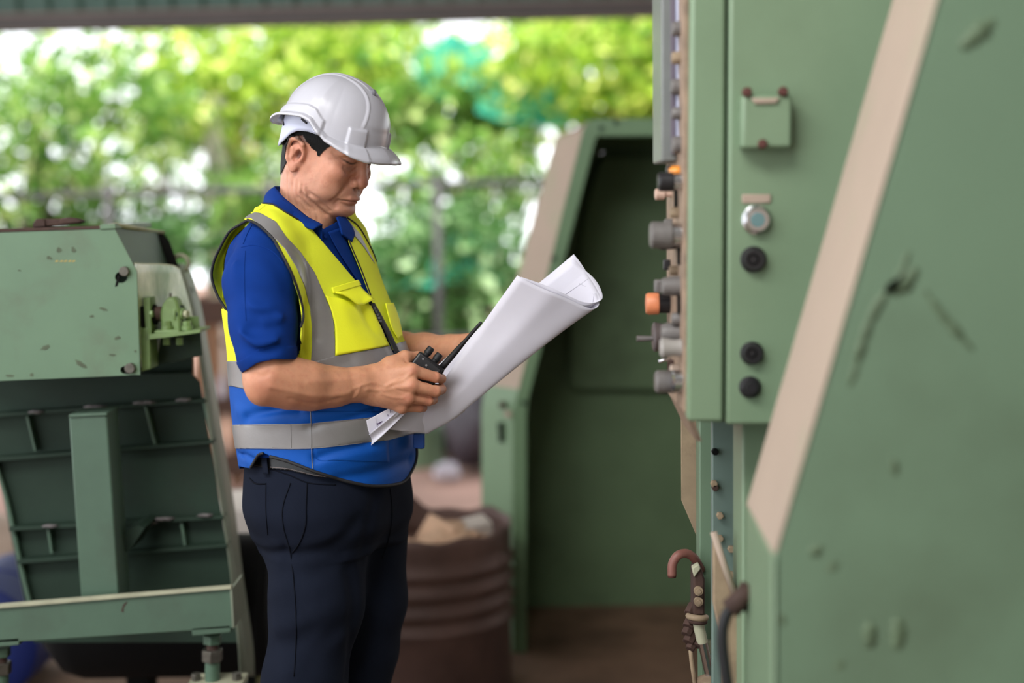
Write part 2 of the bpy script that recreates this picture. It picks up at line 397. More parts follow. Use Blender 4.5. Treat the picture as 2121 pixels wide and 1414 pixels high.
M_belt = mat('black_belt_leather', (9, 9, 11), .36, var=.2, vscale=40, bump=.08, bscale=160, spec=.35)
M_white_pl = mat('white_hard_hat_plastic', (190, 190, 199), .34, var=.03, vscale=30, coat=.12)
M_lav = mat('suspension_plastic', (186, 190, 212), .4)
M_eyew = mat('eye_white', (190, 180, 172), .2); M_dark = mat('dark_slot', (20, 18, 26), .7)
M_shoe = mat('black_shoe_leather', (20, 19, 19), .4)
person = thing('person', 'person in white hard hat, blue polo and yellow hi-vis vest reading a large drawing', 'person', (P(640, 1000, 2.8).x, 2.8, 0))
# ---------------------------------------------------------------- head (own frame: x ahead, y left, z up)
hh = .0019
H = SDF((-.125, -.105, -.175), (.14, .105, .145), hh)
H.ell((-.006, 0, .045), (.098, .076, .088), k=.0)
H.ell((.04, 0, .0), (.05, .064, .075), k=.02)
H.ell((.03, 0, .06), (.068, .066, .06), k=.02)
for s in (-1, 1):
    H.cap((-.006, s*.055, -.02), (.008, s*.049, -.058), .017, .014, k=.03)
    H.cap((.008, s*.051, -.058), (.074, s*.014, -.088), .017, .019, k=.022)
    H.ell((.058, s*.046, -.008), (.03, .022, .02), k=.018)
    H.ell((.048, s*.038, -.042), (.036, .024, .036), k=.02)
    H.ell((.03, s*.05, -.045), (.03, .016, .035), k=.02)
H.ell((.072, 0, -.046), (.03, .032, .034), k=.015)
H.ell((.077, 0, -.088), (.017, .022, .016), k=.014)
H.ell((.05, 0, -.085), (.045, .035, .02), k=.02)
for s in (-1, 1):
    H.cap((.074, s*.047, .038), (.089, s*.012, .042), .011, .011, k=.014)
    H.ell((.104, s*.034, .018), (.017, .019, .015), k=.014, sub=True)
    H.ell((.0765, s*.033, .020), (.0135, .0165, .0125), k=.004)
H.cap((.09, 0, .032), (.106, 0, -.011), .0075, .0105, k=.012)
H.ell((.1055, 0, -.0165), (.0125, .0125, .012), k=.008)
for s in (-1, 1): H.ell((.095, s*.0135, -.0205), (.0115, .0078, .0088), k=.004)
for s in (-1, 1): H.ell((.1, s*.0075, -.0305), (.0055, .0042, .006), k=.003, sub=True)
# lips
H.chain([(.083, -.029, -.0585), (.097, -.013, -.0525), (.1015, 0, -.0515), (.097, .013, -.0525), (.083, .029, -.0585)], [.003, .0052, .0058, .0052, .003], k=.006)
H.chain([(.083, -.027, -.0600), (.092, -.012, -.0625), (.0950, 0, -.0635), (.092, .012, -.0625), (.083, .027, -.0600)], [.003, .0052, .0060, .0052, .003], k=.006)
def frontpt(y, z): return H.hit((.2, y, z), (-1, 0, 0))
def sidept(x, z, s=-1): return H.hit((x, s*.16, z), (0, -s, 0))
def fl(pts, w, a):
    q = [frontpt(*p) for p in pts]; q = [x for x in q if x is not None]
    if len(q) > 1: H.dline(spline(q, 12), w, a)
def sl_(pts, w, a, s=-1):
    q = [sidept(x, z, s) for x, z in pts]; q = [x for x in q if x is not None]
    if len(q) > 1: H.dline(spline(q, 12), w, a)
fl([(-.033, -.062), (-.026, -.0588), (-.013, -.0570), (0, -.0562), (.013, -.0570), (.026, -.0588), (.033, -.062)], .0024, .0034)      # mouth line
for s in (-1, 1):
    fl([(s*.019, -.014), (s*.030, -.028), (s*.040, -.047), (s*.044, -.068)], .0042, .0036)             # nasolabial fold
    fl([(s*.019, -.025), (s*.0225, -.018), (s*.0185, -.010)], .003, .0026)                              # wing of the nose
    fl([(s*.033, -.061), (s*.036, -.072), (s*.034, -.082)], .004, .0022)                                # mouth corner
    fl([(s*.016, .008), (s*.026, -.003), (s*.038, -.004), (s*.049, .006)], .003, .0026); fl([(s*.020, .010), (s*.030, .004), (s*.042, .006)], .004, -.0014)                                   # eye bag
    fl([(s*.020, .016), (s*.032, .0125), (s*.046, .0155)], .0022, -.0010)
    fl([(s*.018, .0185), (s*.026, .0165), (s*.036, .0163), (s*.046, .0195), (s*.054, .0225)], .0022, .0036)              # closed lid slit
    fl([(s*.018, .029), (s*.031, .033), (s*.048, .027), (s*.056, .022)], .003, .0026)                                    # lid crease
    sl_([(.066, .022), (.055, .028)], .0022, .0011, s); sl_([(.066, .017), (.054, .014)], .0022, .0011, s)
    sl_([(.06, .004), (.045, -.02), (.04, -.05)], .006, .0005, s)
    sl_([(.03, -.062), (.035, -.08), (.045, -.092)], .005, .0018, s)
fl([(-.018, -.075), (0, -.0735), (.018, -.075)], .006, .0018)
# neck
nb = w2h(P(634, 500, 2.82)); nt_ = (-.026, 0, -.03)
H.cap(nt_, nb, .060, .064, k=.032)
for s in (-1, 1):
    H.cap((-.03, s*.052, -.03), tuple(w2h(np.array(P(672, 476, 2.80)) + s*.025*LEFT)), .014, .011, k=.018)
H.cap((.018, 0, -.08), tuple(w2h(P(654, 488, 2.79))), .027, .024, k=.022)
for a, k in ((-.036, .0014), (-.018, .0020), (-.004, .0022), (.010, .0020), (.022, .0018)):
    sl_([(.002+a, -.050-a*.2), (.010+a, -.08), (.024+a, -.11), (.040+a, -.14)], .0034, k)
def hl(px, w, a):
    q = []
    o = w2h(np.array([0, 0, CAMZ]))
    for p_ in spline(px, 14):
        d = w2h(np.array(P(p_[0], p_[1], 2.8)))-o; h_ = H.hit(o+d*.92, d, 400, .12)
        if h_ is not None: q.append(h_)
    if len(q) > 2: H.dline(q, w, a)
hl([(618, 402), (640, 428), (655, 446), (670, 462)], .0050, .0024); hl([(612, 410), (628, 432), (646, 452)], .0042, .0016); hl([(640, 405), (657, 418), (668, 434), (680, 450)], .0050, .0024); hl([(628, 404), (648, 424), (664, 444)], .0045, -.0006)
# ears
def ear(s):
    E0 = np.array([-.012, s*.071, .0])
    def e(x, out, z): return (E0[0]+x-.25*out, E0[1]+s*out, E0[2]+z)
    H.ell(e(-.007, .005, .002), (.0195, .010, .031), k=.006)
    H.chain([e(.008, .008, .010), e(.007, .013, .024), e(-.004, .017, .032), e(-.017, .018, .026), e(-.021, .017, .010), e(-.017, .014, -.010), e(-.010, .011, -.022)],
            [.0038, .0042, .0044, .0044, .0042, .004, .0045], k=.0035)
    H.ell(e(-.003, .010, -.025), (.0085, .0052, .0095), k=.005)
    H.chain([e(-.003, .011, .022), e(-.011, .013, .010), e(-.010, .012, -.006), e(-.003, .011, -.014)], [.003, .0036, .0034, .003], k=.004)
    H.ell(e(.009, .009, -.001), (.0045, .0042, .007), k=.004)
    H.ell(e(.003, .0135, .003), (.0062, .0085, .0095), k=.004, sub=True); H.ell(e(.000, .0145, -.006), (.0055, .006, .007), k=.004, sub=True); H.ell(e(-.004, .017, .018), (.006, .0045, .008), k=.003, sub=True)
ear(-1); ear(1)
HV, HF = H.mesh()
x, y, z = HV.T
def g3(c, r): return np.exp(-(((HV-np.array(c))/np.array(r))**2).sum(1))
base = np.tile(np.array(lin((208, 150, 124))), (len(HV), 1))
def tint(wt, rgb):
    global base
    base = base*(1-wt[:, None])+np.array(lin(rgb))*wt[:, None]
tint(.5*np.clip((-.075-z)/.03, 0, 1)*(x < .08), (214, 162, 128))
for s in (-1, 1):
    tint(.55*g3((.07, s*.045, -.01), (.03, .03, .022)), (192, 122, 98)); tint(.6*g3((-.012, s*.08, .0), (.02, .016, .035)), (196, 124, 104))
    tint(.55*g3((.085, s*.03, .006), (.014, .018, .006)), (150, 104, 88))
tint(.65*g3((.112, 0, -.012), (.014, .018, .014)), (188, 112, 94))
for s in (-1, 1): tint(.9*g3((.1, s*.0075, -.0285), (.006, .005, .004)), (48, 26, 22)); tint(.96*np.exp(-(((HV-np.array((-.0135, s*.074, .002)))/np.array((.0095, .010, .0115)))**2).sum(1)**2), (92, 48, 38))  # shade in nostrils and ear hollows painted into the skin colour
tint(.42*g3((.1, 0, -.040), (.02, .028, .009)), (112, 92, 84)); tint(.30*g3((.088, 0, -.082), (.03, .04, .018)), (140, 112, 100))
tint(.25*np.exp(-(((x-.035)/.04)**2+((z+.06)/.03)**2)), (170, 130, 112))
lipm = np.exp(-((z+.0525-.1*(y*y)*8)/.0045)**2-(y/.021)**4)*(x > .085); tint(.7*np.clip(lipm, 0, 1), (150, 88, 80))
lipm = np.exp(-((z+.0625-y*y*2)/.0055)**2-(y/.018)**4)*(x > .085); tint(.6*np.clip(lipm, 0, 1), (168, 100, 92))
tint(.8*np.exp(-((z+.0562+y*y*4.2)/.0015)**2-(y/.032)**6)*(x > .08), (70, 38, 34))
for s in (-1, 1):
    lid = .0165+((s*y-.031)/.015)**2*.0028
    tint(.92*np.exp(-((z-lid)/.0022)**2-((s*y-.034)/.0185)**6)*(x > .055), (28, 20, 18))
    br = .042-((s*y-.025)/.03)**2*.006
    tint(.75*np.exp(-((z-br)/.0045)**2-((s*y-.032)/.021)**6)*(x > .05), (48, 36, 32))
scalp = poly_sd(np.stack([x, z], 1)*1000, [(-130, 200), (200, 200), (200, 70), (60, 60), (40, 28), (26, 14), (6, 24), (-30, 30), (-36, -20), (-62, -60), (-130, -55)])
tint(.85*np.clip(scalp/4, 0, 1), (30, 26, 25))
def hwarp(q):
    q = q.copy(); q[:, 0] = np.where(q[:, 0] > 0, q[:, 0]*.86, q[:, 0]*.98)+.007; lowf = np.clip((q[:, 0]+.01)/.05, 0, 1); zz_ = q[:, 2]
    q[:, 2] = np.where(zz_ < -.05, -.05+(zz_+.05)*(1-.28*lowf*np.clip((zz_+.17)/.05, 0, 1)), zz_); return q
headV, headF, headC = h2w(hwarp(HV)), HF, base
# ---------------------------------------------------------------- torso, sleeves (shirt field)
def trow(py, L, R, a):
    l, r = P(L, py, 2.8), P(R, py, 2.8); E = (r.x-l.x)/2; b = math.sqrt(max(E*E-(a*.4226)**2, .003))/.906
    return ((l.z+r.z)/2, (l.x+r.x)/2, 2.8, a, b)
ROWS = [trow(*r) for r in [(452, 560, 712, .105), (470, 526, 730, .145), (495, 502, 740, .166), (530, 488, 752, .176), (580, 486, 768, .178), (640, 488, 792, .178), (700, 494, 814, .176),
                           (760, 497, 838, .176), (820, 500, 847, .176), (880, 507, 850, .176), (930, 514, 850, .173), (980, 521, 843, .168), (1060, 519, 838, .165)]]
th = .0032
lo_t = np.array([P(425, 500, 2.8).x, 2.44, Zat(1040, 2.8)]); hi_t = np.array([P(900, 500, 2.9).x, 3.14, Zat(395, 2.8)])
T = SDF(lo_t, hi_t, th)
T.loft(ROWS, FWD, k=0, n=2.25)
T.cap(P(622, 446, 2.8), P(560, 490, 2.675), .06, .043, k=.03); T.cap(P(640, 446, 2.82), P(702, 490, 2.93), .06, .045, k=.03)
tors = T.v.copy()
ARM_R = [P(545, 520, 2.645), P(540, 585, 2.605), P(545, 670, 2.575), P(551, 730, 2.56)]
T.chain(ARM_R, [.050, .0655, .058, .0545], k=.028, kj=.02)
ARM_L = [P(702, 516, 2.945), P(730, 610, 2.99), P(752, 700, 3.01)]
T.chain(ARM_L, [.050, .056, .054], k=.03, kj=.02)
# folds in the sleeve and shirt front
def fold(px, Y, w, a): a *= 2.6; T.dline(spline([P(q[0], q[1], q[2] if len(q) > 2 else Y) for q in px], 14), w, a)
fold([(495, 690), (530, 712), (570, 705), (606, 690)], 2.505, .012, -.004)
fold([(490, 705), (530, 728), (580, 722), (606, 712)], 2.505, .008, .005)
fold([(590, 600), (600, 640), (575, 668), (520, 680)], 2.51, .012, .005)
fold([(606, 628), (590, 655), (550, 668)], 2.52, .010, -.004)
fold([(480, 530), (500, 600), (505, 690)], 2.55, .010, -.002)
fold([(560, 520), (590, 560), (606, 600)], 2.545, .012, .004)
fold([(500, 620), (540, 640), (580, 634)], 2.51, .016, -.003)
fold([(475, 600), (505, 650), (560, 655)], 2.51, .012, .003)
SV, SF = T.mesh()
def tors_at(V): TT = SDF.__new__(SDF); TT.lo, TT.h, TT.n, TT.v = T.lo, T.h, T.n, tors; return TT.get(V)
def T_at(V): return T.get(V)
armax = np.array(ARM_R[3])-np.array(ARM_R[2])
pp = proj(SV)
# hem of near sleeve, hem of far sleeve, neckline, waist
f1 = lineY(pp[:, 0], [(430, 800), (501, 769), (534, 748), (566, 741), (600, 741), (640, 741)])-pp[:, 1]
near = (SV[:, 1] < 2.635) & (pp[:, 0] < 640)
f1 = np.where(near, f1, 50)
far = (SV[:, 1] > 2.94) & (pp[:, 1] > 560); f2 = np.where(far, 696-pp[:, 1], 50)
f3 = np.minimum(np.where((tors_at(SV) > T_at(SV)+.004), 60, np.where(pp[:, 0] < 700, 948, 985)-pp[:, 1]), 60)
f3 = np.minimum(f3, pp[:, 1]-np.interp(pp[:, 0], [540, 575, 640, 670, 700, 730], [398, 405, 452, 474, 458, 440]))
for f in (f1, f2, f3):
    pass
tT = tri(SF); keep = np.minimum(np.minimum(f1, f2), f3)
SV2, ST = clip(SV, tT, keep)
shirt = raw_obj('shirt', SV2, ST, M_shirt, person, True, solid=.003, origin=tuple(person.location))
B_shirt = bvh(SV, tT)
# sleeve cuff band
pk = pp; fc = np.minimum(np.where(near, 1, -1)*60, np.minimum(f1+2, 27-f1))
T2 = SDF.__new__(SDF); T2.lo, T2.h, T2.n = T.lo, T.h, T.n
CV, CF = nets(T.v-.0016, T.lo, T.h); cp = proj(CV)
fc1 = lineY(cp[:, 0], [(430, 800), (501, 769), (534, 748), (566, 741), (600, 741), (640, 741)])-cp[:, 1]
fcm = np.minimum(np.minimum(fc1+3, 24-fc1), np.where((CV[:, 1] < 2.635) & (cp[:, 0] < 640), 9, -9)*1.0)
CV, CF = clip(CV, tri(CF), fcm); raw_obj('sleeve_cuff', CV, CF, M_shirt, shirt, True, solid=.004, origin=tuple(person.location))
drape_tube('shoulder_seam', B_shirt, [(504, 505), (512, 484), (522, 466)], .0012, M_shirt, shirt, 20)
drape_tube('sleeve_seam', B_shirt, [(500, 512), (530, 508), (565, 522), (592, 552)], .0012, M_shirt, shirt, 30)
drape_tube('sleeve_crease', B_shirt, [(508, 520), (506, 560), (507, 610), (510, 670)], .0006, M_shirt, shirt, 30)
# placket: two overlapping strips of cloth down the opening, with buttons
def patch(name, b, rows, m, parent, lift=.002, nu=24, nv=16, solid=.0015, smooth=True):
    """cloth patch between two pixel polylines lying on a surface"""
    A, Bq = spline(rows[0], nu), spline(rows[1], nu); V = []; ok = True
    for i in range(nu):
        for j in range(nv):
            t = j/(nv-1); q = A[i]*(1-t)+Bq[i]*t; p, n = cast(b, q[0], q[1], lift)
            V.append(p)
    # drop rows that miss
    good = [v is not None for v in V]; Fc = [f for f in grid_faces(nu, nv) if all(good[i] for i in f)]
    V = [v if v is not None else Vector((0, 0, 0)) for v in V]
    used = sorted({i for f in Fc for i in f}); mp = {k: i for i, k in enumerate(used)}
    if not Fc: return None
    return raw_obj(name, [V[i] for i in used], [tuple(mp[i] for i in f)[::-1] for f in Fc], m, parent, smooth, solid=solid)
patch('placket', B_shirt, [[(676, 482), (690, 510), (716, 552), (752, 606), (764, 628)], [(700, 474), (716, 508), (738, 556), (762, 606), (770, 624)]], M_shirt, shirt, .004)
patch('collar_leaf', B_shirt, [[(688, 456), (693, 470), (698, 489)], [(703, 450), (723, 484), (719, 505)]], M_shirt, shirt, .010, 14, 10, .003)
for q in ((671, 491), (716, 536)):
    p, n = cast(B_shirt, q[0], q[1], .003); MB().cyl(p, p+n*.0012, .0032, n=14).obj('button', M_shirt, shirt)
# ---------------------------------------------------------------- collar: a folded band round the neck
def collar():
    # pixel stations round the neck (top edge, bottom edge, depth)
    st = [((668, 464), (648, 476), 2.690), ((652, 456), (632, 470), 2.692), ((637, 448), (618, 460), 2.698), ((608, 424.5), (594, 447), 2.712), ((590, 410), (572, 432), 2.735), ((577, 396), (553, 424), 2.765),
          ((569, 387), (545, 421), 2.80), ((572, 385), (552, 415), 2.845), ((590, 388), (580, 418), 2.885), ((625, 405), (632, 430), 2.915), ((665, 432), (676, 446), 2.905), ((690, 452), (704, 458), 2.875), ((700, 462), (722, 486), 2.83), ((694, 468), (718, 504), 2.795)]
    top = spline([P(a[0], a[1], d) for a, b, d in st], 70); bot = spline([P(b[0], b[1], d+(.0 if i > 10 else (-.022 if i < 5 else 0))) for i, (a, b, d) in enumerate(st)], 70)
    cen = np.array(P(632, 430, 2.80)); V = []; nv = 9
    for i in range(70):
        a, b = top[i], bot[i]; out = (a+b)/2-cen; out[2] = 0; out /= np.linalg.norm(out)
        for j in range(nv):
            t = j/(nv-1)
            V.append(a*(1-t)+b*t + out*.006*math.sin(math.pi*t) + np.array([0, 0, .002*math.sin(math.pi*t)]))
    raw_obj('collar', V, grid_faces(70, nv), M_shirt, shirt, True, solid=.003)
    # stand inside
    V = []
    for i in range(70):
        a = top[i]; inn = cen-a; inn[2] = 0; inn /= np.linalg.norm(inn)
        for j in range(4): V.append(a+inn*.004*(j > 0)+np.array([0, 0, -.012*j]))
    raw_obj('collar_stand', V, grid_faces(70, 4), M_shirt, shirt, True)
collar()
# ---------------------------------------------------------------- arms and hands
lo_a = np.array([P(480, 800, 2.6).x, 2.47, Zat(880, 2.56)]); hi_a = np.array([P(940, 700, 2.7).x, 2.74, Zat(560, 2.6)])
A = SDF(lo_a, hi_a, .0019)
A.chain([P(540, 600, 2.61), P(547, 700, 2.575), P(555, 785, 2.56)], [.05, .045, .041], k=.02)
A.chain([P(555, 786, 2.56), P(600, 794, 2.578), P(645, 800, 2.596), P(692, 801, 2.615), P(745, 796, 2.635)], [.041, .0435, .0405, .0335, .029], k=.02)
A.cap(P(540, 815, 2.552), P(560, 808, 2.56), .017, .02, k=.02); A.cap(P(570, 770, 2.545), P(640, 785, 2.57), .022, .02, k=.03)
wr = [P(770, 780, 2.648), P(775, 797, 2.643), P(772, 812, 2.646)]
for q in wr: A.cap(P(740, 796, 2.634), q, .026, .019, k=.015)
mcp = [P(854, 768, 2.643), P(853, 798, 2.634), P(846, 823, 2.640), P(833, 842, 2.652)]
for i, m_ in enumerate(mcp):
    q = wr[min(i, 2)]; A.cap(q, m_, .019, .0125, k=.016)
    A.ell(tuple(m_+Vector((-.001, -.003, 0))), (.011, .009, .010), k=.008)
A.cap(P(800, 806, 2.655), P(835, 800, 2.658), .022, .018, k=.02)
A.chain([mcp[0], P(902, 781, 2.660), P(914, 784, 2.686), P(903, 781, 2.708)], [.0125, .0098, .0088, .0078], k=.004, kj=.004)
A.chain([mcp[1], P(903, 810, 2.652), P(914, 806, 2.684), P(901, 803, 2.708)], [.0125, .0103, .0092, .008], k=.004, kj=.004)
A.chain([mcp[2], P(888, 829, 2.657), P(897, 827, 2.686), P(886, 824, 2.708)], [.012, .0097, .0088, .0078], k=.004, kj=.004)
A.chain([mcp[3], P(869, 844, 2.665), P(876, 844, 2.690), P(866, 840, 2.708)], [.011, .0085, .0078, .007], k=.004, kj=.004)
A.chain([P(785, 776, 2.655), P(808, 757, 2.662), P(838, 740, 2.676), P(866, 741, 2.700), P(884, 752, 2.716)], [.02, .0165, .0125, .0115, .009], k=.012, kj=.006)
A.cap(P(812, 764, 2.662), P(845, 766, 2.655), .013, .010, k=.02)
def al(px, Y, w, a):
    pts = []
    for q in spline(px, 12):
        o = np.array([0, 0, CAMZ]); d = np.array(P(q[0], q[1], 2.7))-o; h_ = A.hit(o+d*.895, d, 300, .13)
        if h_ is not None: pts.append(h_)
    if len(pts) > 2: A.dline(pts, w, a)
al([(800, 800), (818, 790), (836, 786), (852, 772)], 0, .0035, -.0016); al([(760, 806), (795, 808), (820, 803), (850, 800)], 0, .0035, -.0014)   # tendons, veins
al([(790, 815), (812, 822), (836, 824)], 0, .003, -.0013); al([(735, 803), (770, 792), (800, 800)], 0, .003, -.0012)
al([(812, 800), (822, 806), (836, 812), (846, 812)], 0, .0025, .0010); al([(735, 822), (742, 812), (746, 800)], 0, .003, -.001)
al([(560, 800), (610, 812), (655, 820), (700, 818), (725, 812)], 0, .006, -.0016); al([(600, 826), (650, 836), (700, 826)], 0, .005, .0012)
al([(640, 790), (690, 788), (740, 782)], 0, .006, -.001); al([(530, 776), (540, 779), (552, 776)], 0, .006, .002); al([(838, 744), (844, 752)], 0, .003, .001)
for px in ([(868, 783), (884, 794), (903, 797)], [(862, 815), (880, 822), (900, 824)], [(858, 834), (876, 838)]): al(px, 0, .0028, .0012)
for c in ((903, 777), (905, 807), (889, 827)): al([(c[0]-2, c[1]-5), (c[0]+1, c[1]+5)], 0, .0022, .0008)
AV, AF = A.mesh()
ac = np.tile(np.array(lin((206, 148, 116))), (len(AV), 1)); ap = proj(AV)
def atint(px, r, rgb, k):
    global ac
    wt = (k*np.exp(-(((ap-np.array(px))/r)**2).sum(1)))[:, None]; ac = ac*(1-wt)+np.array(lin(rgb))*wt
for c in ((856, 767), (853, 799), (846, 824), (903, 780), (904, 811), (889, 829), (870, 845)): atint(c, (11, 9), (186, 110, 88), .5)
atint((545, 800), (35, 35), (186, 118, 96), .5); atint((630, 835), (90, 16), (178, 116, 94), .4); atint((850, 835), (40, 22), (176, 112, 90), .35)
# far arm and hand (behind the drawing)
lo_b = np.array([P(700, 700, 2.9).x, 2.74, Zat(830, 2.9)]); hi_b = np.array([P(1080, 700, 2.9).x, 3.10, Zat(560, 2.9)])
Bf = SDF(lo_b, hi_b, .0026)
Bf.chain([P(742, 640, 3.0), P(755, 700, 3.01), P(778, 738, 2.995), P(830, 726, 2.955), P(880, 726, 2.925), P(935, 722, 2.885)], [.047, .043, .038, .038, .0345, .027], k=.015)
Bf.cap(P(935, 722, 2.885), P(962, 722, 2.862), .026, .022, k=.015)
for i, (dy, ln) in enumerate(((-18, 1.0), (-4, 1.08), (10, 1.0), (23, .82))):
    m0 = P(975, 718+dy*.8, 2.858); A_ = P(950, 722+dy*.5, 2.866); Bf.cap(A_, m0, .016, .0115, k=.012)
    Bf.chain([m0, P(975+30*ln, 712+dy*.7, 2.846), P(975+38*ln, 716+dy*.7, 2.822), P(975+32*ln, 720+dy*.7, 2.806)], [.0115, .0095, .0085, .0075], k=.004, kj=.004)
Bf.chain([P(950, 712, 2.875), P(968, 706, 2.850), P(985, 700, 2.825), P(1000, 700, 2.808)], [.017, .0135, .0115, .0095], k=.01, kj=.005)
BV, BF = Bf.mesh(); bc = np.tile(np.array(lin((206, 148, 116))), (len(BV), 1))
# trunk and legs under the clothes (coarse, hidden)
lo_c = np.array([P(500, 900, 2.8).x-.02, 2.6, -.0]); hi_c = np.array([P(870, 900, 2.8).x, 3.05, Zat(470, 2.8)])
K = SDF(lo_c, hi_c, .011)
K.loft([(r[0], r[1], r[2], r[3]-.02, r[4]-.02) for r in ROWS], FWD, k=0)
HIPR, HIPL = P(640, 1075, 2.73), P(735, 1075, 2.88)
KNR, KNL = P(632, 1400, 2.705), P(728, 1400, 2.865)
ANR, ANL = V3(KNR.x-.03, 2.74, .085), V3(KNL.x-.015, 2.88, .085)
for hp, kn, an in ((HIPR, KNR, ANR), (HIPL, KNL, ANL)):
    K.cap(hp, kn, .075, .05, k=.02); K.cap(kn, an, .048, .035, k=.02); K.cap(an, tuple(np.array(an)+FWD*.13+np.array([0, 0, -.05])), .035, .025, k=.02)
KV, KF = K.mesh(); kc = np.tile(np.array(lin((206, 148, 116))), (len(KV), 1))
nV = [headV, AV, BV, KV]; nF = [tri(headF), tri(AF), tri(BF), tri(KF)]; off = np.cumsum([0]+[len(v) for v in nV])
raw_obj('body', np.concatenate(nV), np.concatenate([f+o for f, o in zip(nF, off)]), M_skin, person, True, cols=np.concatenate([headC, ac, bc, kc]), origin=tuple(person.location))
# finger nails of the near hand are turned away; thumb nail
# ---------------------------------------------------------------- hair, eyes
RV, RF = nets(H.v-.0014, H.lo, H.h)
hairpoly = [(-130, 200), (200, 200), (200, 75), (64, 62), (60, 52), (47, 38), (36, 25), (29, 13), (25, 12), (21, 20), (8, 22), (-4, 30), (-20, 41), (-36, 28), (-38, -6), (-46, -28), (-62, -50), (-76, -58), (-130, -48)]
fh = poly_sd(np.stack([RV[:, 0], RV[:, 2]], 1)*1000, hairpoly)
fh = fh+1.1*np.sin(RV[:, 0]*2100+3*np.sin(RV[:, 0]*700))*np.sin(RV[:, 1]*900+1)+.8*np.sin(RV[:, 0]*4700)
earz = ((RV[:, 0]+.012)/.02)**2+((RV[:, 2])/.034)**2
fh = np.where((np.abs(RV[:, 1]) > .079), np.minimum(fh, (earz-1.0)*10), fh)
RV2, RF2 = clip(RV, tri(RF), fh)
raw_obj('hair', h2w(hwarp(RV2)), RF2, M_hair, person, True, origin=tuple(person.location))
# ---------------------------------------------------------------- trousers
lo_p = np.array([P(470, 900, 2.8).x, 2.54, .05]); hi_p = np.array([P(890, 900, 2.9).x, 3.08, Zat(885, 2.8)])
L_ = SDF(lo_p, hi_p, .0042)
PR = [trow(*r) for r in [(870, 516, 842, .158), (910, 517, 842, .160), (955, 520, 839, .165), (1000, 520, 838, .172), (1050, 526, 832, .176), (1080, 540, 824, .155), (1105, 575, 800, .12)]]
L_.loft(PR, FWD, k=0, n=2.4)
L_.cap(P(574, 1030, 2.78), P(580, 1098, 2.765), .043, .045, k=.035)
L_.chain([P(658, 1060, 2.735), P(656, 1250, 2.715), P(630, 1414, 2.70), V3(P(622, 1414, 2.7).x, 2.73, .30), V3(P(612, 1414, 2.7).x, 2.74, .09)], [.106, .087, .0775, .074, .072], k=.06, kj=.03)
L_.chain([P(752, 1060, 2.86), P(756, 1242, 2.865), P(741, 1343, 2.865), P(724, 1414, 2.86), V3(P(716, 1414, 2.87).x, 2.875, .30), V3(P(712, 1414, 2.87).x, 2.88, .09)], [.094, .081, .0785, .075, .072, .070], k=.05, kj=.03)
def pf(px, w, a):
    pts = []
    for q in spline(px, 14):
        o = np.array([0, 0, CAMZ]); d = np.array(P(q[0], q[1], 2.8))-o; h_ = L_.hit(o+d*.88, d, 300, .2)
        if h_ is not None: pts.append(h_)
    if len(pts) > 2: L_.dline(pts, w, a)
pf([(520, 1125), (540, 1142), (565, 1145), (590, 1140)], .012, .006); pf([(525, 1112), (550, 1128), (580, 1128)], .014, -.006)
pf([(600, 1147), (660, 1138), (700, 1120), (740, 1080)], .016, .005); pf([(610, 1132), (660, 1122), (705, 1100)], .016, -.004)
pf([(560, 1230), (600, 1215), (650, 1225)], .02, -.003); pf([(640, 1370), (690, 1320), (725, 1290)], .022, .006); pf([(600, 1390), (660, 1350), (700, 1320)], .02, -.005)
pf([(725, 1180), (735, 1260), (720, 1400)], .016, .008); pf([(780, 1010), (765, 1080), (750, 1160)], .014, .004); pf([(590, 1180), (640, 1190), (700, 1160)], .02, .004)
pf([(575, 1300), (620, 1290), (680, 1260)], .02, -.004); pf([(570, 1340), (610, 1330), (640, 1310)], .02, .004)
LV, LF = L_.mesh(); lp = proj(LV); B_leg = bvh(LV, tri(LF))
LV2, LF2 = clip(LV, tri(LF), np.minimum(lp[:, 1]-lineY(lp[:, 0], [(480, 948), (560, 952), (650, 975), (760, 985), (900, 985)]), LV[:, 2]*1000-100))
trousers = raw_obj('trousers', LV2, LF2, M_navy, person, True, solid=.003, origin=tuple(person.location))
for nm, px, r in (('pocket_edge', [(636, 1001), (634, 1050), (633, 1085), (622, 1120), (604, 1147)], .0016), ('side_seam', [(602, 1000), (586, 1050), (588, 1095), (602, 1146), (612, 1250), (613, 1330), (608, 1413)], .0013),
                  ('waist_seam', [(552, 968), (600, 984), (640, 1000), (700, 1004)], .0012), ('back_pocket_edge', [(517, 990), (530, 1001), (552, 1002)], .0016), ('fly_seam', [(808, 1012), (812, 1060), (806, 1110), (790, 1160)], .0012),
                  ('back_pocket_side', [(551, 1000), (551, 1060), (555, 1110)], .0010)):
    drape_tube(nm, B_leg, px, r, M_seam, trousers, 40)
# belt: band laid on the trousers, with loops
TQ = nets(L_.v-.004, L_.lo, L_.h); tq = proj(TQ[0])
bl_t = [(480, 930), (520, 938), (556, 945), (600, 953), (650, 966), (720, 975), (900, 975)]
fb = np.minimum(tq[:, 1]-lineY(tq[:, 0], bl_t), lineY(tq[:, 0], [(480, 954), (520, 962), (556, 970), (600, 974), (650, 986), (720, 996), (900, 996)])-tq[:, 1])
bV, bF = clip(TQ[0], tri(TQ[1]), np.where(TQ[0][:, 1] < 2.8, np.minimum(fb, 668-tq[:, 0]), np.minimum(fb, 760-tq[:, 0]))); belt = raw_obj('belt', bV, bF, M_belt, person, True, solid=.004, origin=tuple(person.location))
B_belt = bvh(*TQ)
drape_tube('belt_stitching', B_belt, [(560, 967), (600, 971), (650, 983), (690, 989)], .0009, mat('stitching', (120, 110, 108), .7), belt, 40)
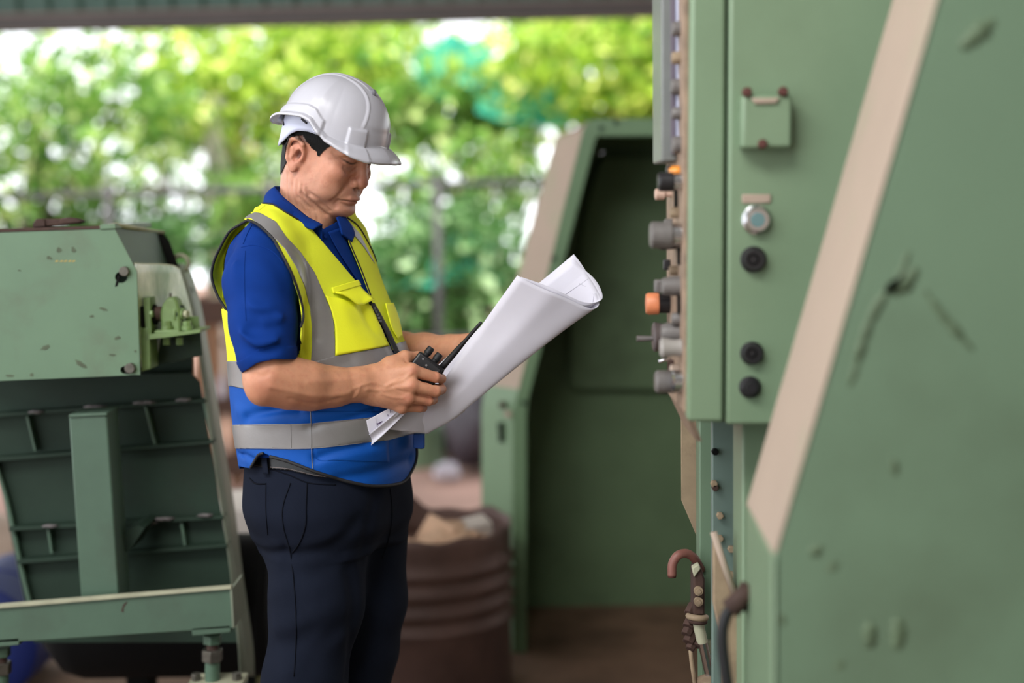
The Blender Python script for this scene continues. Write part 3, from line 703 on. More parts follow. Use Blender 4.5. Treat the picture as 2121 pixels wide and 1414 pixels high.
for q in ([(550, 936), (551, 958), (554, 982)],):
    patch('belt_loop', B_belt, [[(a-5, b) for a, b in q], [(a+6, b) for a, b in q]], M_navy, trousers, .004, 10, 5)
# shoes
for an, s in ((ANR, 1), (ANL, 2)):
    S_ = SDF(np.array(an)-np.array([.16, .2, .09]), np.array(an)+np.array([.28, .2, .06]), .006); f3_ = np.array(FWD)
    a_ = np.array(an); S_.cap(tuple(a_+f3_*-.03+np.array([0, 0, -.04])), tuple(a_+f3_*.16+np.array([0, 0, -.053])), .042, .03, k=.01); S_.cap(tuple(a_+np.array([0, 0, -.02])), tuple(a_+f3_*.07+np.array([0, 0, -.035])), .045, .036, k=.02)
    v_, f_ = S_.mesh(); v_[:, 2] = np.maximum(v_[:, 2], .004); raw_obj('shoe', v_, f_, M_shoe, person, True)
# ================================================================== VEST (worn: a part of the person)
# torso field only (no arms), a few folds, then shells at rising offsets cut to the pattern pieces
W = SDF.__new__(SDF); W.lo, W.h, W.n = T.lo, T.h, T.n; W.v = tors.copy()
W.chain(ARM_R, [.050, .0655, .058, .0545], k=.028, kj=.02)
def wf(px, w, a):
    a *= 1.8
    pts = []
    for q in spline(px, 14):
        o = np.array([0, 0, CAMZ]); d = np.array(P(q[0], q[1], 2.8))-o; h_ = W.hit(o+d*.85, d, 300, .35, -.0)
        if h_ is not None: pts.append(h_)
    if len(pts) > 2: W.dline(pts, w, a)
for px, w_, a in (([(505, 850), (560, 868), (600, 862), (640, 872)], .012, -.006), ([(515, 862), (570, 852), (620, 846)], .010, .006), ([(640, 862), (700, 850), (760, 832)], .012, -.005),
                  ([(640, 880), (710, 866), (770, 845)], .010, .004), ([(650, 965), (700, 945), (760, 932), (800, 920)], .012, -.005), ([(655, 950), (700, 935), (760, 920)], .010, .005),
                  ([(520, 945), (580, 950), (635, 960)], .012, -.004), ([(500, 935), (530, 950), (560, 960)], .008, .005), ([(700, 990), (770, 975), (840, 950)], .016, .004),
                  ([(700, 640), (720, 690), (760, 715)], .018, -.004), ([(740, 640), (760, 680), (790, 710)], .014, .004), ([(560, 455), (600, 500), (640, 570), (660, 640)], .012, -.003),
                  ([(635, 560), (650, 620), (652, 700)], .012, .003), ([(600, 760), (660, 770), (720, 750)], .016, .003), ([(770, 690), (778, 712), (790, 735)], .010, -.004)):
    wf(px, w_, a)
def shell(off): return nets(W.v-off, W.lo, W.h)
AXC = np.array([np.mean([r[1] for r in ROWS[3:9]]), 2.8])
armhole = [(300, 300), (470, 440), (500, 452), (513, 456), (528, 462), (542, 472), (566, 496), (584, 528), (605, 570), (621, 617), (627, 656), (620, 683), (608, 700), (560, 712), (500, 700), (471, 646), (462, 640), (400, 640), (300, 560)]
armhole2 = [(300, 300), (470, 440), (500, 452), (513, 456), (528, 462), (542, 472), (566, 496), (584, 528), (605, 570), (621, 617), (627, 656), (624, 700), (640, 760), (640, 830), (300, 830)]
neck = [(544, 421), (566, 424.5), (590, 439), (620, 457), (646.5, 475), (667, 499), (698.5, 536), (734, 578), (753, 606), (764, 628), (818, 737), (860, 830), (868, 880), (858, 905), (864, 935), (861, 955), (852, 978), (838, 996), (822, 1003), (790, 1006), (760, 1004), (720, 996), (690, 987), (650, 974), (600, 955), (560, 944), (545, 937), (536, 941), (527, 955), (520, 970), (508, 968), (440, 955), (300, 955), (300, 421)]
def near_f(V, p):
    """pattern of the near front, side and back: cut by the armhole, neck edge, zip edge and hem"""
    s = (V[:, 0]-AXC[0])*(-.1)+(V[:, 1]-AXC[1])*(-1.0)          # >0 on the camera's side of the trunk
    f = poly_sd(p, neck); arm = -poly_sd(p, armhole)
    arm2 = -poly_sd(p, armhole2); onarm = tors_at(V) > W.get(V)-.011+.0135; f = np.minimum(f, np.where(V[:, 1] < 2.76, np.where(onarm, np.minimum(arm, arm2), arm), 40)); return f, s
def back_f(V, p):
    hz = 965-p[:, 1]; top = p[:, 1]-np.interp(p[:, 0], [440, 545, 600, 700, 760], [400, 421, 418, 440, 470]); return np.minimum(hz, top)
def build_vest(off):
    V, Q = shell(off); Tq = tri(Q); p = proj(V); f, s = near_f(V, p); near_side = (V[:, 0]-AXC[0])*FWD[0]*.55+(V[:, 1]-AXC[1])*FWD[1]*2.0
    return V, Tq, p, f
mid_top = [(430, 748), (485, 748), (560, 752), (640, 752), (693, 737), (745, 728), (800, 717), (850, 703), (900, 690)]
mid_bot = [(430, 797), (483, 800), (515, 808), (600, 815), (690, 803), (760, 786), (850, 762), (900, 750)]
low_top = [(430, 882), (498, 879), (602, 878), (642, 877), (762, 865), (860, 846), (900, 838)]
low_bot = [(430, 929), (518, 929), (644, 929), (756, 917), (806, 911), (848, 900), (900, 890)]
vV, vT, vp, vf = build_vest(.011)
fwdness = (vV-np.array([AXC[0], AXC[1], 0])) @ FWD; lat = (vV-np.array([AXC[0], AXC[1], 0])) @ LEFT     # + = his left
# near half = everything right of the zip line seen from the camera; far half = the rest of the front
def far_f(V, p):
    fw = (V-np.array([AXC[0], AXC[1], 0])) @ FWD
    edge = [(698, 440), (716, 452), (722, 483), (723, 500), (748, 560), (770, 618), (775, 632), (820, 735), (866, 840), (874, 880), (868, 940), (858, 985), (1000, 985), (1000, 430)]
    f = poly_sd(p, edge)
    return np.where(fw > -.02, f, -20)
def region(V, T_, f): return clip(V, T_, f)
vest_parts = []
def main_island(V, T_):
    p_ = np.arange(len(V))
    while True:
        m = p_[T_].min(1); q = p_.copy()
        for k in range(3): np.minimum.at(q, T_[:, k], m)
        q = q[q]
        if (q == p_).all(): break
        p_ = q
    ids, cnt = np.unique(p_[T_[:, 0]], return_counts=True); T2 = T_[p_[T_[:, 0]] == ids[cnt.argmax()]]
    u, inv = np.unique(T2, return_inverse=True); return V[u], inv.reshape(T2.shape)
def cutlist(V, T_, fs):
    for fn in fs:
        f = fn(V, proj(V)); V, T_ = clip(V, T_, f)
    return main_island(V, T_)
yel = lambda V, p: lineY(p[:, 0], mid_top)+12-p[:, 1]
blu = lambda V, p: p[:, 1]-lineY(p[:, 0], mid_bot)+12
def nearside(V, p):
    f, s = near_f(V, p)
    bk = np.minimum(np.minimum(970-p[:, 1], p[:, 1]-np.interp(p[:, 0], [440, 545, 600, 700, 760], [400, 421, 418, 440, 470])), 60)
    # behind the trunk's silhouette the back panel only ends at hem and neck
    lat_ = (V-np.array([AXC[0], AXC[1], 0])) @ LEFT; fw = (V-np.array([AXC[0], AXC[1], 0])) @ FWD
    back = (fw < .0) & (V[:, 1] > 2.755)
    return np.where(back, bk, np.where(V[:, 1] > 2.90, -20, f))
vest = raw_obj('vest', *cutlist(vV, vT, [nearside, yel]), M_yel, person, True, solid=.002, origin=tuple(person.location))
vest['label'] = 'yellow and blue hi-vis vest with grey bands'
vb = raw_obj('lower_panel', *cutlist(vV, vT, [nearside, blu]), M_blu, vest, True, solid=.002, origin=tuple(person.location)); vb['label'] = 'bright blue lower half of the vest'
fv = raw_obj('far_front_panel', *cutlist(vV, vT, [far_f, yel]), M_yel, vest, True, solid=.002, origin=tuple(person.location))
raw_obj('far_lower_panel', *cutlist(vV, vT, [far_f, blu]), M_blu, vest, True, solid=.002, origin=tuple(person.location))
uV, uQ = shell(.0125); uT = tri(uQ)
band = lambda a, b: (lambda V, p: np.minimum(p[:, 1]-lineY(p[:, 0], a), lineY(p[:, 0], b)-p[:, 1]))
for sidef in (nearside, far_f):
    for a, b in ((mid_top, mid_bot), (low_top, low_bot)):
        raw_obj('reflective_band', *cutlist(uV, uT, [sidef, band(a, b)]), M_grey, vest, True, solid=.001, origin=tuple(person.location))
tape = [(503, 452), (519, 451), (554, 478), (590, 514), (614, 552), (632, 594), (642, 635), (646.5, 677), (646, 721), (643, 760), (694, 760), (694, 707), (692.5, 671), (685, 641), (673, 612), (652, 564), (623, 522), (593, 490), (572, 459), (540, 441), (528, 439), (512, 446)]
uV2, uQ2 = shell(.0118); uT2 = tri(uQ2)
raw_obj('reflective_brace', *cutlist(uV2, uT2, [nearside, lambda V, p: np.where(V[:, 1] < 2.8, poly_sd(p, tape), -9)]), M_grey, vest, True, solid=.001, origin=tuple(person.location))
tape2 = [(699, 440), (701, 451), (729, 481), (755, 512), (775, 543), (794, 589), (806, 640), (814, 640), (799, 603), (787, 565), (769, 529), (745, 483), (717, 451), (714, 440)]
raw_obj('reflective_brace', *cutlist(uV, uT, [far_f, lambda V, p: np.where((V-np.array([AXC[0], AXC[1], 0])) @ FWD > .035, poly_sd(p, tape2), -9)]), M_grey, vest, True, solid=.001, origin=tuple(person.location))
B_v = bvh(vV, vT); B_u = bvh(uV, uT)
# chest pocket with its flap, far pocket, lower pocket
patch('chest_pocket', B_v, [[(673, 613), (685, 645), (693, 680), (694, 736)], [(766, 634), (778, 660), (792, 690), (803, 716)]], M_yel2, vest, .0022, 30, 24)
patch('pocket_band', B_v, [[(684, 597), (686, 604), (688, 609)], [(738, 581), (741, 586), (744, 592)]], M_yel2, vest, .0035, 8, 20, .002)
def flap():
    top = spline([(688, 604), (712, 596), (740, 588)], 16); bot = spline([(696, 612), (714, 623), (730, 635), (748, 631), (765, 626)], 16); V = []
    for i in range(16):
        for j in range(8):
            t = j/7; q = top[i]*(1-t)+bot[i]*t; p, n = cast(B_v, q[0], q[1], .004+.011*t*t); V.append(p)
    raw_obj('pocket_flap', V, [f[::-1] for f in grid_faces(16, 8)], M_yel2, vest, True, solid=.002)
flap()
patch('pen_pocket', B_v, [[(794, 630), (800, 655), (807, 680), (820, 703)], [(810, 629), (818, 650), (825, 675), (829, 696)]], M_yel2, vest, .004, 20, 10)
patch('lower_pocket', B_v, [[(642, 851), (650, 900), (655, 950), (700, 952)], [(800, 852), (803, 880), (805, 930), (806, 957)]], M_blu, vest, .0006, 24, 20, .0006)
MB().pprism([(856, 899), (879, 899), (879, 929), (872, 930), (856, 928)], 2.735, .02).obj('hip_pocket', mat('dark_blue_cloth', (0, 58, 130), .7), vest, bevel=.002)
patch('zip', B_v, [[(763, 629), (782, 662), (800, 697), (817, 736), (840, 790)], [(773, 629), (791, 661), (808, 694), (825, 732), (848, 786)]], M_pipe, vest, .002, 40, 5, .002)
for i in range(5):
    p, n = cast(B_v, 772+3.2*i, 640+6.5*i, .004)
    if p: MB().box(p-Vector((.0022,)*3), p+Vector((.0022,)*3)).obj('zip_tooth', mat('grey_zip', (70, 70, 78), .4) if i == 0 else MATS['grey_zip'], vest)
# piping along the cut edges
for px, r in (([(513, 456), (528, 462), (542, 472), (566, 496), (584, 528), (605, 570), (621, 617), (627, 656), (621, 680)], .0026), ([(546, 938), (536, 942), (527, 956), (520, 968)], .0028), ([(544, 421), (566, 424.5), (590, 439), (620, 457)], .0016),
              ([(560, 945), (600, 956), (650, 975), (690, 988), (720, 997), (760, 1005), (790, 1006), (822, 1002), (838, 995), (850, 978), (860, 955), (862, 930), (857, 904)], .0032),
              ([(722, 483), (723, 500), (748, 560), (768, 614)], .0014), ([(719, 451), (743, 471), (768, 514), (783, 551)], .0016)):
    drape_tube('piping', B_v, px, r, M_pipe, vest, 60, .001)
for px in ([(643, 850), (645, 900), (646, 950), (648, 972)], [(643, 878), (644, 905), (644, 929)], [(498, 880), (602, 879), (642, 878), (762, 866)], [(518, 928), (644, 928), (756, 916)], [(602, 879), (603, 928)], [(520, 441), (540, 433), (550, 424)]):
    drape_tube('stitch_line', B_u, px, .0007, M_grey if px[0][1] > 500 else M_yel, vest, 40, .0004)
# loose back edge of the near armhole
def back_flap():
    outer = spline([P(x_, y_, d) for x_, y_, d in [(515, 455, 2.665), (495, 466, 2.675), (474, 481, 2.69), (453.5, 517, 2.71), (441.6, 546, 2.72), (438.6, 576, 2.725), (450.5, 612, 2.725), (471, 646, 2.72), (476, 664, 2.71)]], 50)
    inner = spline([P(x_, y_, d) for x_, y_, d in [(519, 458, 2.710), (507, 468, 2.755), (499, 490, 2.840), (483, 525, 2.870), (473, 556, 2.880), (471, 580, 2.880), (477, 610, 2.870), (489, 646, 2.800), (491, 664, 2.770)]], 50)
    V = []
    for i in range(50):
        for j in range(8): t = j/7; V.append(outer[i]*(1-t)+inner[i]*t+np.array([.004, .0, 0])*math.sin(math.pi*t))
    raw_obj('back_panel_edge', V, grid_faces(50, 8), M_yel, vest, True, solid=.0025)
    MB().tube([Vector(q) for q in outer], .0026, 8).obj('piping', M_pipe, vest, smooth=True)
    # turned hem inside the armhole
    V = []
    for i in range(50):
        for j in range(3): t = .18+.14*j/2; V.append(outer[i]*(1-t)+inner[i]*t+np.array([.002, -.004, 0])*math.sin(math.pi*t))
    raw_obj('armhole_hem', V, grid_faces(50, 3), M_yel, vest, True, solid=.001)
back_flap()
# ================================================================== HARD HAT, RADIO, DRAWING
hat = thing('hard_hat', 'white plastic hard hat with moulded ridges worn on the head', 'helmet', tuple(h2w((.01, 0, .06))))
HC = np.array([.006, 0, .062]); RX, RY, HZ = .103, .095, .103
def sst(a, b, x_): t = np.clip((x_-a)/(b-a), 0, 1); return t*t*(3-2*t)
def hat_pt(phi, t):
    """phi 0 = front, t 0 rim .. 1 crown -> point with raised mouldings"""
    e = 2/2.25; c, s = math.cos(phi), math.sin(phi); a = t*math.pi/2; r = max(math.cos(a), 0)**e; zz = math.sin(a)**e
    fl_ = 1+.05*(1-t)**2
    p = np.array([RX*fl_*r*c, RY*fl_*r*s, HZ*zz]); n = p/np.array([RX, RY, HZ])**2; n /= np.linalg.norm(n)
    dg = abs(math.degrees(math.atan2(s, c)))
    rz = np.interp(dg, [0, 20, 40, 55, 66, 77, 85, 95, 105, 118, 128, 142, 156, 180], [0, -.004, -.007, -.006, -.003, .008, .020, .022, .018, .012, .006, -.006, -.020, -.026])
    p[2] += rz*(1-t)**2
    yy = abs(p[1]); wb = .02+.036*(1-sst(.0, .11, p[2]))
    up = sst(.022, .038, p[2])
    d = .0016*(1-sst(wb-.003, wb+.003, yy))*(up if c > 0 else sst(.03, .05, p[2]))
    d += .0016*(1-sst(.006, .009, yy))*sst(.085, .1, p[2])
    d += .0013*(1-sst(.0012, .004, abs(yy-wb)))*up
    d += .0045*(sst(24, 26.5, dg)*(1-sst(45, 47.5, dg)))*(1-sst(.028, .032, p[2]-rz))                 # front clip blocks
    d += .0050*(sst(72, 74, dg)*(1-sst(150, 156, dg)))*(1-sst(.011+.004*math.sin(math.radians(dg)), .019, p[2]-rz))   # side gutter block
    return p+n*d, n, rz
def hat_shell():
    nu, nt = 300, 90; V = []
    for i in range(nu):
        ph = 2*math.pi*i/nu; dg = abs((math.degrees(ph)+180) % 360-180)
        rimp, rn, rz = hat_pt(ph, 0.0)
        out = np.array([math.cos(ph), math.sin(ph), 0])
        brim = np.interp(dg, [0, 25, 45, 62, 80, 100, 150, 180], [.034, .032, .027, .016, .010, .010, .014, .020])
        drop = np.interp(dg, [0, 30, 60, 90, 130, 180], [-.020, -.018, -.007, -.003, -.004, -.004])
        lip = [(1.0, 1.0, -.0), (1.0, 1.02, -.003), (.93, .98, -.0055), (.6, .6, -.003)]
        for (a, b, c_) in lip[::-1]: V.append(rimp+out*brim*a+np.array([0, 0, drop*b+c_]))
        for t in (.72, .4, .15): V.append(rimp+out*brim*t+np.array([0, 0, drop*t**1.6]))
        for k in range(nt): V.append(hat_pt(ph, (k/(nt-1))**1.0*.9995)[0])
    V = np.array(V)+HC; nv = 7+nt
    return V, [f for f in grid_faces(nu, nv, True)]
hv, hf = hat_shell()
shell_o = raw_obj('hat_shell', h2w(hv), hf, M_white_pl, hat, True, solid=.0025)
nq, nn_, _ = hat_pt(0, .66); nq = nq+HC
MB().lathe(Vector(h2w(nq-nn_*.002)), Vector(RH @ nn_), [(0, .0082), (.004, .008), (.0075, .0045), (.008, .001)], 18).obj('ridge_notch', mat('grey_notch', (128, 128, 136), .4), hat)
def headband():
    V = []; nu = 90
    for i in range(nu):
        ph = math.radians(68+224*i/(nu-1)); dg = abs((math.degrees(ph)+180) % 360-180)
        z0 = np.interp(dg, [66, 77, 85, 95, 105, 118, 128, 142, 156, 180], [-.009, .006, .020, .022, .018, .012, .006, -.006, -.020, -.026]); hgt = z0-np.interp(dg, [66, 77, 90, 105, 115, 125, 140, 180], [-.016, -.009, -.010, -.017, -.028, -.045, -.063, -.068])
        for j in range(7):
            t = j/6; V.append((RX*.96*math.cos(ph)*(1-.03*t), RY*.95*math.sin(ph)*(1-.03*t), z0-hgt*t+.012*(1-t)))
    b = raw_obj('headband', h2w(np.array(V)+HC), grid_faces(nu, 7), M_lav, hat, True, solid=.003)
    for dg, zz in ((-98, .006), (-140, -.018)):
        ph = math.radians(dg); c = np.array([RX*.965*math.cos(ph), RY*.965*math.sin(ph), zz])+HC; t = np.array([-math.sin(ph), math.cos(ph), -.25]); t /= np.linalg.norm(t); n = np.array([math.cos(ph), math.sin(ph), 0])
        q = [c+t*.008*a+np.array([0, 0, .0018])*b_ for a, b_ in ((-1, -1), (1, -1), (1, 1), (-1, 1))]
        MB().prism([Vector(h2w(x_)) for x_ in q], Vector(RH @ (n*.002))).obj('band_slot', M_dark, b)
    ph = math.radians(-84); c = np.array([RX*.97*math.cos(ph)+.006, RY*1.0*math.sin(ph), -.001])+HC
    MB().torus(Vector(h2w(c)), Vector(RH @ np.array([0, 1, 0])), .0042, .0016, 18, 8).obj('strap_lug', M_lav, hat, smooth=True)
headband()
# ---------------------------------------------------------------- walkie-talkie
M_blk = mat('black_radio_plastic', (26, 26, 30), .38, var=.2, vscale=60); M_blk2 = mat('black_rubber', (20, 20, 24), .6)
radio = thing('walkie_talkie', 'black walkie-talkie with two knobs and stub antenna held in the fist', 'radio', tuple(P(870, 775, 2.69)))
up_ = (P(940, 668, 2.70)-P(862, 772, 2.69)).normalized(); lr_ = (P(912, 775, 2.690)-P(856, 744, 2.690)); wid = lr_.length; lr_ = (lr_-up_*lr_.dot(up_)).normalized(); dp_ = lr_.cross(up_).normalized()
if dp_.y < 0: dp_ = -dp_
rc = P(896, 746, 2.688)
def rp(a, b, c): return rc+lr_*a+up_*b+dp_*c
hw = .030
def rbox(a0, a1, b0, b1, c0, c1): return MB().prism([rp(a0, b0, c0), rp(a1, b0, c0), rp(a1, b1, c0), rp(a0, b1, c0)], dp_*(c1-c0))
rbox(-hw, hw, -.088, 0, -.017, .017).obj('radio_body', M_blk, radio, bevel=.004)
rbox(-hw+.004, hw-.006, -.030, -.004, -.0195, -.016).obj('back_plate', M_blk2, radio, bevel=.0015)
for a, b in ((-.016, -.008), (-.004, -.014), (.016, -.022), (.020, -.012)): MB().cyl(rp(a, b, -.0185), rp(a, b, -.0208), .0022, n=10).obj('screw', mat('screw_steel', (170, 170, 176), .3, metal=1) if 'screw_steel' not in MATS else MATS['screw_steel'], radio)
for a in (-.016, .004):
    MB().lathe(rp(a, 0, .002), up_, [(0, .0062), (.004, .0065), (.005, .0075), (.017, .0070), (.0185, .006)], 16).obj('knob', M_blk2, radio)
ab = rp(.0225, .0, .0); at_ = P(997, 667, 2.655)
ant = [ab, ab+(at_-ab)*.1, ab+(at_-ab)*.35, ab+(at_-ab)*.62, ab+(at_-ab)*.97, at_]
MB().tube(ant, [.0068, .0062, .0056, .0036, .0032, .0024], 14).obj('antenna', M_blk2, radio, smooth=True)
# ---------------------------------------------------------------- rolled drawing sheets
M_paper = mat('drawing_paper', (222, 220, 232), .75, spec=.2, var=.04, vscale=10, bump=.05, bscale=25, trans=.06); M_ink = mat('drawing_ink', (60, 30, 80), .7); M_line = mat('drawing_line', (168, 166, 180), .7)
draw = thing('blueprint_sheets', 'large white construction drawing curled into a trough in both hands', 'drawing', tuple(P(960, 890, 2.72)))
def bez(p0, p1, p2, p3, t): return p0*(1-t)**3+p1*3*t*(1-t)**2+p2*3*t*t*(1-t)+p3*t**3
def sheet(name, near_, bot_, far_, nu=60, nv=36, wob=.0, sd=0, t0=0, t1=1, m=None):
    """near/bottom/far edge polylines along the roll (px,py,Y) -> trough"""
    a, b, c = (spline([P(*q) for q in e], nu) for e in (near_, bot_, far_)); V = []; rr = np.random.RandomState(sd); ph = rr.rand(4)*6
    for i in range(nu):
        # control points so that the curve leaves the near edge, passes under b and rises to the far edge
        k = b[i]-(a[i]+c[i])/2
        c1, c2 = a[i]+(b[i]-a[i])*1.27+np.array([0, -.012, 0]), c[i]+(b[i]-c[i])*1.22+np.array([.062*(i/(nu-1))**5, .012, .02*(i/(nu-1))**5])
        for j in range(nv):
            t = t0+(t1-t0)*j/(nv-1); p = bez(a[i], c1, c2, c[i], t)
            u = i/(nu-1); p = p+np.array([0, .022, 0])*max(0, 1-t/.15); wv = wob*(math.sin(9*t+ph[0]+2*u)+.6*math.sin(17*t+ph[1]))*(u**3)
            V.append(p+np.array([wv*.4, wv*.5, wv]))
    return raw_obj(name, V, grid_faces(nu, nv), m or M_paper, draw, True, solid=.0006), np.array(V).reshape(nu, nv, 3)
near_e = [(850, 846, 2.705), (885, 815, 2.712), (915, 792, 2.716), (960, 728, 2.712), (1010, 656, 2.695), (1073, 567, 2.66)]
bot_e = [(885, 903, 2.735), (940, 874, 2.74), (985, 838, 2.745), (1060, 777, 2.745), (1150, 704, 2.735), (1214, 652, 2.725)]
far_e = [(835, 815, 2.79), (880, 780, 2.79), (930, 735, 2.795), (1010, 665, 2.80), (1100, 600, 2.79), (1187, 530, 2.77)]
s1, G1 = sheet('outer_sheet', near_e, bot_e, far_e, wob=.0025, sd=3)
s2, G2 = sheet('inner_sheet', [(x_+3, y_+5, d+.004) for x_, y_, d in near_e], [(x_+(3 if i == 5 else 0), y_-9, d+.003) for i, (x_, y_, d) in enumerate(bot_e)], [(x_, y_+4, d-.004) for x_, y_, d in far_e], wob=.0028, sd=5)
s3, G3 = sheet('inner_sheet', [(x_+6, y_+9, d+.008) for x_, y_, d in near_e], [(x_+(8 if i == 5 else 0), y_-16, d+.006) for i, (x_, y_, d) in enumerate(bot_e)], [(x_-1, y_+9, d-.008) for x_, y_, d in far_e], wob=.0028, sd=8)
# lower-left corner: the printed inside of the far sheet, with the near edge rolled into a narrow lip
def quadpatch(name, c, m, n=14, bow=0., solid=.0006):
    A_, B_, C_, D_ = (np.array(P(*q)) for q in c); V = []; nn = np.cross(B_-A_, D_-A_); nn /= np.linalg.norm(nn)
    for i in range(n):
        for j in range(n):
            u, v = i/(n-1), j/(n-1); V.append((A_*(1-u)+B_*u)*(1-v)+(D_*(1-u)+C_*u)*v+nn*bow*math.sin(math.pi*v))
    return raw_obj(name, V, grid_faces(n, n), m, draw, True, solid=solid), (A_, B_, C_, D_, nn)
quadpatch('printed_corner', [(758, 871, 2.642), (812, 842, 2.648), (848, 842, 2.66), (763, 906, 2.647)], M_paper, bow=-.001)
quadpatch('corner_tip', [(752, 902, 2.646), (764, 897, 2.646), (764, 907, 2.646), (756, 912, 2.646)], M_paper)
def lip():
    a = spline([P(764, 899, 2.640), P(790, 878, 2.642), P(810, 862, 2.647), P(836, 840, 2.66)], 30); b = spline([P(769, 922, 2.646), P(788, 906, 2.648), P(808, 887, 2.653), P(850, 846, 2.668)], 30); V = []
    d = np.array([-.006, .004, .008])
    for i in range(30):
        for j in range(10): t = j/9; V.append(a[i]*(1-t)+b[i]*t+np.array([.002, .006, .0])*math.sin(math.pi*t))
    raw_obj('rolled_lip', V, grid_faces(30, 10), M_paper, draw, True, solid=.0008)
lip()
quadpatch('under_sheet', [(804, 889, 2.668), (856, 836, 2.715), (955, 842, 2.775), (887, 898, 2.735)], M_paper, bow=-.004)
quadpatch('loose_corner', [(925, 850, 2.765), (985, 800, 2.77), (962, 852, 2.765), (940, 869, 2.762)], M_paper)
# printed marks
def ink(pts, r, m=None, Yoff=-.0012):
    MB().tube([P(x_, y_, d+Yoff) for x_, y_, d in pts], r, 5).obj('ink_line', m or M_ink, draw, smooth=True)
ink([(781, 878, 2.6425), (786, 876, 2.6432), (792, 872.5, 2.644)], .0011); ink([(781, 876, 2.6425), (783, 879, 2.6428)], .0009)
ink([(778, 865, 2.6425), (779, 876, 2.6435), (782, 884, 2.645)], .0004, M_line)
for q in ((803, 858, 804, 862), (808, 848, 809, 855), (812, 846, 815, 845), (817, 850, 820, 847), (812, 851, 813, 854)): ink([(q[0], q[1], 2.648), (q[2], q[3], 2.649)], .0005)
# lines on the inside of the far end
def on_sheet(G, pts, r):
    q = []
    for u, v in pts:
        i, j = u*(G.shape[0]-1), v*(G.shape[1]-1); i0, j0 = int(min(i, G.shape[0]-2)), int(min(j, G.shape[1]-2)); a, b = i-i0, j-j0
        q.append((G[i0, j0]*(1-a)+G[i0+1, j0]*a)*(1-b)+(G[i0, j0+1]*(1-a)+G[i0+1, j0+1]*a)*b+np.array([0, -.0015, .001]))
    MB().tube([Vector(x_) for x_ in q], r, 5).obj('ink_line', M_line, draw, smooth=True)
on_sheet(G3, [(.78, .86), (.86, .855), (.95, .85), (.985, .85)], .00035)
on_sheet(G3, [(.95, .86), (.965, .78), (.97, .70), (.96, .62)], .00035)
# ================================================================== LEFT MACHINE (feeder conveyor)
M_green = mat('pale_green_paint', (98, 126, 100), .5, var=.14, vscale=5, dirt=(84, 82, 66), dirt_amt=.55, dscale=7, bump=.05, bscale=60)
M_green2 = mat('sea_green_paint', (76, 102, 84), .52, var=.2, vscale=6, dirt=(60, 62, 52), dirt_amt=.5, dscale=5, bump=.06, bscale=50)
M_bright = mat('grass_green_paint', (112, 138, 86), .48, var=.2, vscale=20, dirt=(70, 68, 48), dirt_amt=.5, dscale=18)
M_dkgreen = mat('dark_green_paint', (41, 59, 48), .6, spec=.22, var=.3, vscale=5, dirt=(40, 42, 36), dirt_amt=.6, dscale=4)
M_bare = mat('scuffed_guard_metal', (128, 152, 134), .34, metal=0, var=.5, vscale=11, two=(240, 240, 238), stretch=(3, 1, .5), dirt=(104, 124, 106), dirt_amt=.4, dscale=9)
M_flange = mat('grey_green_flange', (128, 136, 118), .45, metal=.15, var=.3, vscale=6)
M_rust = mat('brown_rust', (72, 50, 42), .8, var=.4, vscale=30, dirt=(38, 28, 26), dirt_amt=.7, dscale=20, bump=.3, bscale=120)
M_black = mat('black_gap', (12, 13, 12), .8, spec=.15); M_bolt = mat('greasy_bolt', (104, 100, 92), .45, metal=.6, var=.4, vscale=60)
M_weld = mat('weld_bead', (110, 104, 104), .6, var=.4, vscale=60); M_stain = mat('brown_stain', (70, 62, 46), .8)
M_dustg = mat('dusty_green', (176, 176, 150), .8, var=.3, vscale=14)
YL = 3.0
conv = thing("feeder_conveyor", "pale green metal feeder conveyor with cover box, square post and bearing at left", "machine", (P(200, 1330, YL).x, 3.2, 0))
def bx(name, px, Y, d, m, parent=conv, bevel=.002, **k): return MB().pprism(px, Y, d).obj(name, m, parent, bevel=bevel, **k)
# front cover plate with two bolt slots cut through it
def plate_with_holes(name, outer, holes, Y, d, m, parent):
    """flat plate, holes = [(px,py,rx,ry)]"""
    pl = MB(); O = [P(x_, y_, Y) for x_, y_ in outer]
    import bmesh
    bm = bmesh.new(); vs_ = [bm.verts.new(v) for v in O]; ed = [bm.edges.new((vs_[i], vs_[(i+1) % len(vs_)])) for i in range(len(vs_))]
    for (cx, cy, rx, ry) in holes:
        h_ = [bm.verts.new(P(cx+rx*math.cos(t), cy+ry*math.sin(t), Y)) for t in [2*math.pi*i/20 for i in range(20)]]
        ed += [bm.edges.new((h_[i], h_[(i+1) % 20])) for i in range(20)]
    bmesh.ops.triangle_fill(bm, use_beauty=True, edges=ed)
    bm.faces.ensure_lookup_table(); fs = bm.faces[:]
    r = bmesh.ops.extrude_face_region(bm, geom=fs); vv = [e for e in r['geom'] if isinstance(e, bmesh.types.BMVert)]
    bmesh.ops.translate(bm, vec=(0, d, 0), verts=vv); bmesh.ops.recalc_face_normals(bm, faces=bm.faces[:])
    bm.verts.index_update(); V = [v.co.copy() for v in bm.verts]; Fc = [[v.index for v in f.verts] for f in bm.faces]; bm.free()
    return raw_obj(name, V, Fc, m, parent, 'auto')
cover = plate_with_holes('cover_plate', [(-60, 483), (237, 473), (252, 502), (268, 533), (283, 562), (290, 776), (-60, 791)], [(251, 574, 13, 12), (262, 766, 13, 9)], YL, .005, M_green, conv)
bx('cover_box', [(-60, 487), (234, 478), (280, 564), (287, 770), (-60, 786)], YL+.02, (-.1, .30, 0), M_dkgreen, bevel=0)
bx('lid', [(-60, 476), (209, 467), (209, 474), (-60, 483)], YL-.002, .32, M_rust, bevel=.001)
